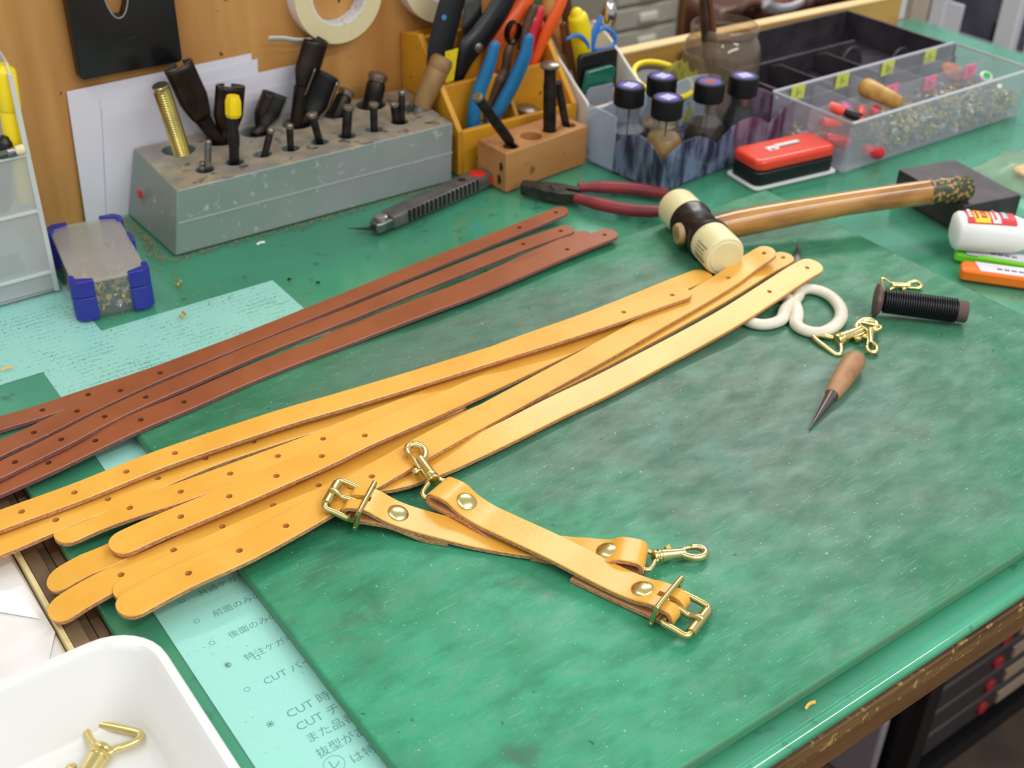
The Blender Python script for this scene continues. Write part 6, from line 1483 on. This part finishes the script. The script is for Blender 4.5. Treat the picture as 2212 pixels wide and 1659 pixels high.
# loose things inside
m_coral = pm('coral_plastic', (236, 84, 70), .35); m_pinkp = pm('pink_plastic', (232, 120, 190), .4); m_redp = pm('red_plastic', (206, 28, 44), .35)
def tiny(pts, z, r, segs, label, name, cat):
    a, c = P(*pts[0], z), P(*pts[1], z-.006); g = empty(name, a.lerp(c, .5)-Z*.004, label, cat); d = (c-a); L_ = d.length; d.normalize(); u = 0
    for f_, m_, nm in segs: build((lambda q: q.rod(a+d*L_*u, a+d*L_*(u+f_), r, n=14))(MB()), nm, m_, g); u += f_
    return g
tiny([(1790, 228), (1862, 256)], .046, .0052, [(.5, m_coral, 'cap'), (.5, m_black, 'barrel')], 'coral and black lipstick-like marker in the compartment box', 'short_marker', 'marker')
tiny([(1818, 226), (1838, 240)], .044, .0045, [(1.0, m_pinkp, 'body')], 'small pink plastic piece behind the coral marker', 'pink_bead', 'bead')
tiny([(1862, 232), (1856, 262)], .044, .0045, [(1.0, m_coral, 'body')], 'coral cap standing beside the black marker barrel', 'lip_tint', 'cosmetic')
tiny([(1884, 232), (1896, 250)], .043, .0060, [(1.0, m_redp, 'body')], 'deep red plastic cap in the compartment box', 'red_cap_piece', 'cap')
tiny([(1776, 264), (1812, 268)], .036, .0050, [(1.0, m_coral, 'body')], 'coral tube showing through the wall of the compartment box', 'coral_tube', 'tube')
tiny([(1780, 300), (1835, 310)], .022, .0070, [(1.0, m_redp, 'body')], 'dark red tube lower down inside the compartment box', 'red_tube', 'tube')
tiny([(1865, 325), (1905, 330)], .014, .0070, [(1.0, m_redp, 'body')], 'dark red cap at the bottom of the compartment box', 'red_tube', 'tube')
wc = empty('wooden_peg', P(1900, 195, .050), 'worn tapered wooden peg lying across the compartment box', 'peg')
w0, w1 = P(1864, 186, .058), P(1946, 224, .054); wd_ = (w1-w0); WL = wd_.length; wd_.normalize()
mb = MB(); mb.tube([w0, w0+wd_*.004, w0+wd_*WL*.35, w0+wd_*WL*.7, w1], [(.0085, .0085), (.0105, .0100), (.0098, .0095), (.0088, .0070), (.0076, .0030)], n=14, flat=(0, 0, 1)); build(mb, 'peg_body', pm('boxwood', (206, 162, 84), .5, col2=(160, 112, 48), ns=60), wc)
g = empty('leather_disc', P(2058, 146, .04), 'rounded brown leather piece in the far compartment', 'leather piece')
mb = MB(); q = P(2058, 150, .040); mb.lathe(q-Z*.006, q+Vector((0, -.5, 1)), [(.014, 0), (.0155, .002), (.0150, .005), (.010, .007), (.001, .0075)], 20); build(mb, 'disc', pm('clay_leather', (176, 100, 66), .6), g)
g = empty('green_button', P(2128, 168, .04), 'small green and white button in the far compartment', 'button')
q = P(2128, 168, .042); mb = MB(); mb.lathe(q, q+Vector((-.3, -.6, 1)), [(.006, 0), (.0072, .001), (.0072, .003), (.006, .004)], 18); build(mb, 'rim', pm('white_button', (226, 226, 226), .4), g); mb = MB(); mb.lathe(q+Vector((-.3, -.6, 1)).normalized()*.004, q+Vector((-.3, -.6, 1)), [(.0045, 0), (.0045, .0008), (.003, .0014)], 16); build(mb, 'centre', pm('green_button', (30, 170, 70), .4), g)

# ================================================================== black divided tray behind it
m_btray = pm('black_tray_plastic', (46, 42, 50), .3, col2=(66, 58, 62), ns=30, spec=.6)
bt = empty('divided_tray', (1.17, .93, 0), 'black plastic tray with curved dividers in front of the rail', 'tray')
tx0, tx1, ty0, ty1 = 1.005, 1.300, .845, 1.022
tz = .040
def twall(x0, x1, y0, y1, z1, name='wall'): return build(MB().box(x0, x1, y0, y1, .002, z1), name, m_btray, bt, bevel=.0008)
build(MB().box(tx0, tx1, ty0, ty1, .0005, .003), 'bottom', m_btray, bt)
twall(tx0, tx1, ty0, ty0+.003, tz-.012); twall(tx0, tx1, ty1-.003, ty1, tz); twall(tx0, tx0+.003, ty0+.0031, ty1-.0031, tz-.004); twall(tx1-.003, tx1, ty0+.0031, ty1-.0031, tz)
for xx in (1.085, 1.165):
    build(MB().prism([(ty0+.004, .003), (ty1-.07, .003), (ty1-.07, tz-.016), (ty1-.085, tz-.010), (ty0+.012, tz-.010), (ty0+.004, tz-.016)], (xx, 0, 0), Y, Z, .0025), 'divider', m_btray, bt, bevel=.001)
build(MB().box(tx0+.0031, 1.24, ty1-.068, ty1-.065, .003, tz-.012), 'divider', m_btray, bt, bevel=.001)
hm = [(1.205+.022*math.cos(math.pi*k/10), .003+.030*math.sin(math.pi*k/10)) for k in range(11)]
build(MB().prism([(x_, z_) for x_, z_ in hm], (0, .930, 0), X, Z, .0025), 'rounded_divider', m_btray, bt, bevel=.0008)
build(MB().prism([(x_+.05, z_) for x_, z_ in hm], (0, .895, 0), X, Z, .0025), 'rounded_divider', m_btray, bt, bevel=.0008)
# scraps: thread end, shavings
sc_ = P(1848, 1560, 0)
for k, (a_, b_, lb) in enumerate([(1740, 1531, 'curl of tan leather shaving at the front edge of the bench'), (555, 528, 'pale thread snippet on the vinyl before the punch block'), (4, 800, 'tan leather shaving on the note sheet at the bench end')]):
    p_ = P(a_, b_, .0008+(MT*0)); mb = MB(); mb.tube(smoothpath([p_, p_+Vector((.004, .0008, .0006)), p_+Vector((.008, .0002, .0001))], 4), [(.0009, .0003)]*9, n=6); build(mb, 'leather_shaving', m_tan if k != 1 else m_wplastic, label=lb, cat='shaving')

for k, (a_, b_, lb) in enumerate([(625, 604, 'small black press stud on the vinyl above the note sheet corner'), (687, 611, 'small black press stud lying between note sheet and brown straps')]):
    p_ = P(a_, b_, .0002); mb = MB(); mb.lathe(p_, p_+Z, [(.0017, 0), (.0019, .0004), (.0015, .0010), (.0003, .0012)], 14); build(mb, 'press_stud', m_black, label=lb, cat='press stud')
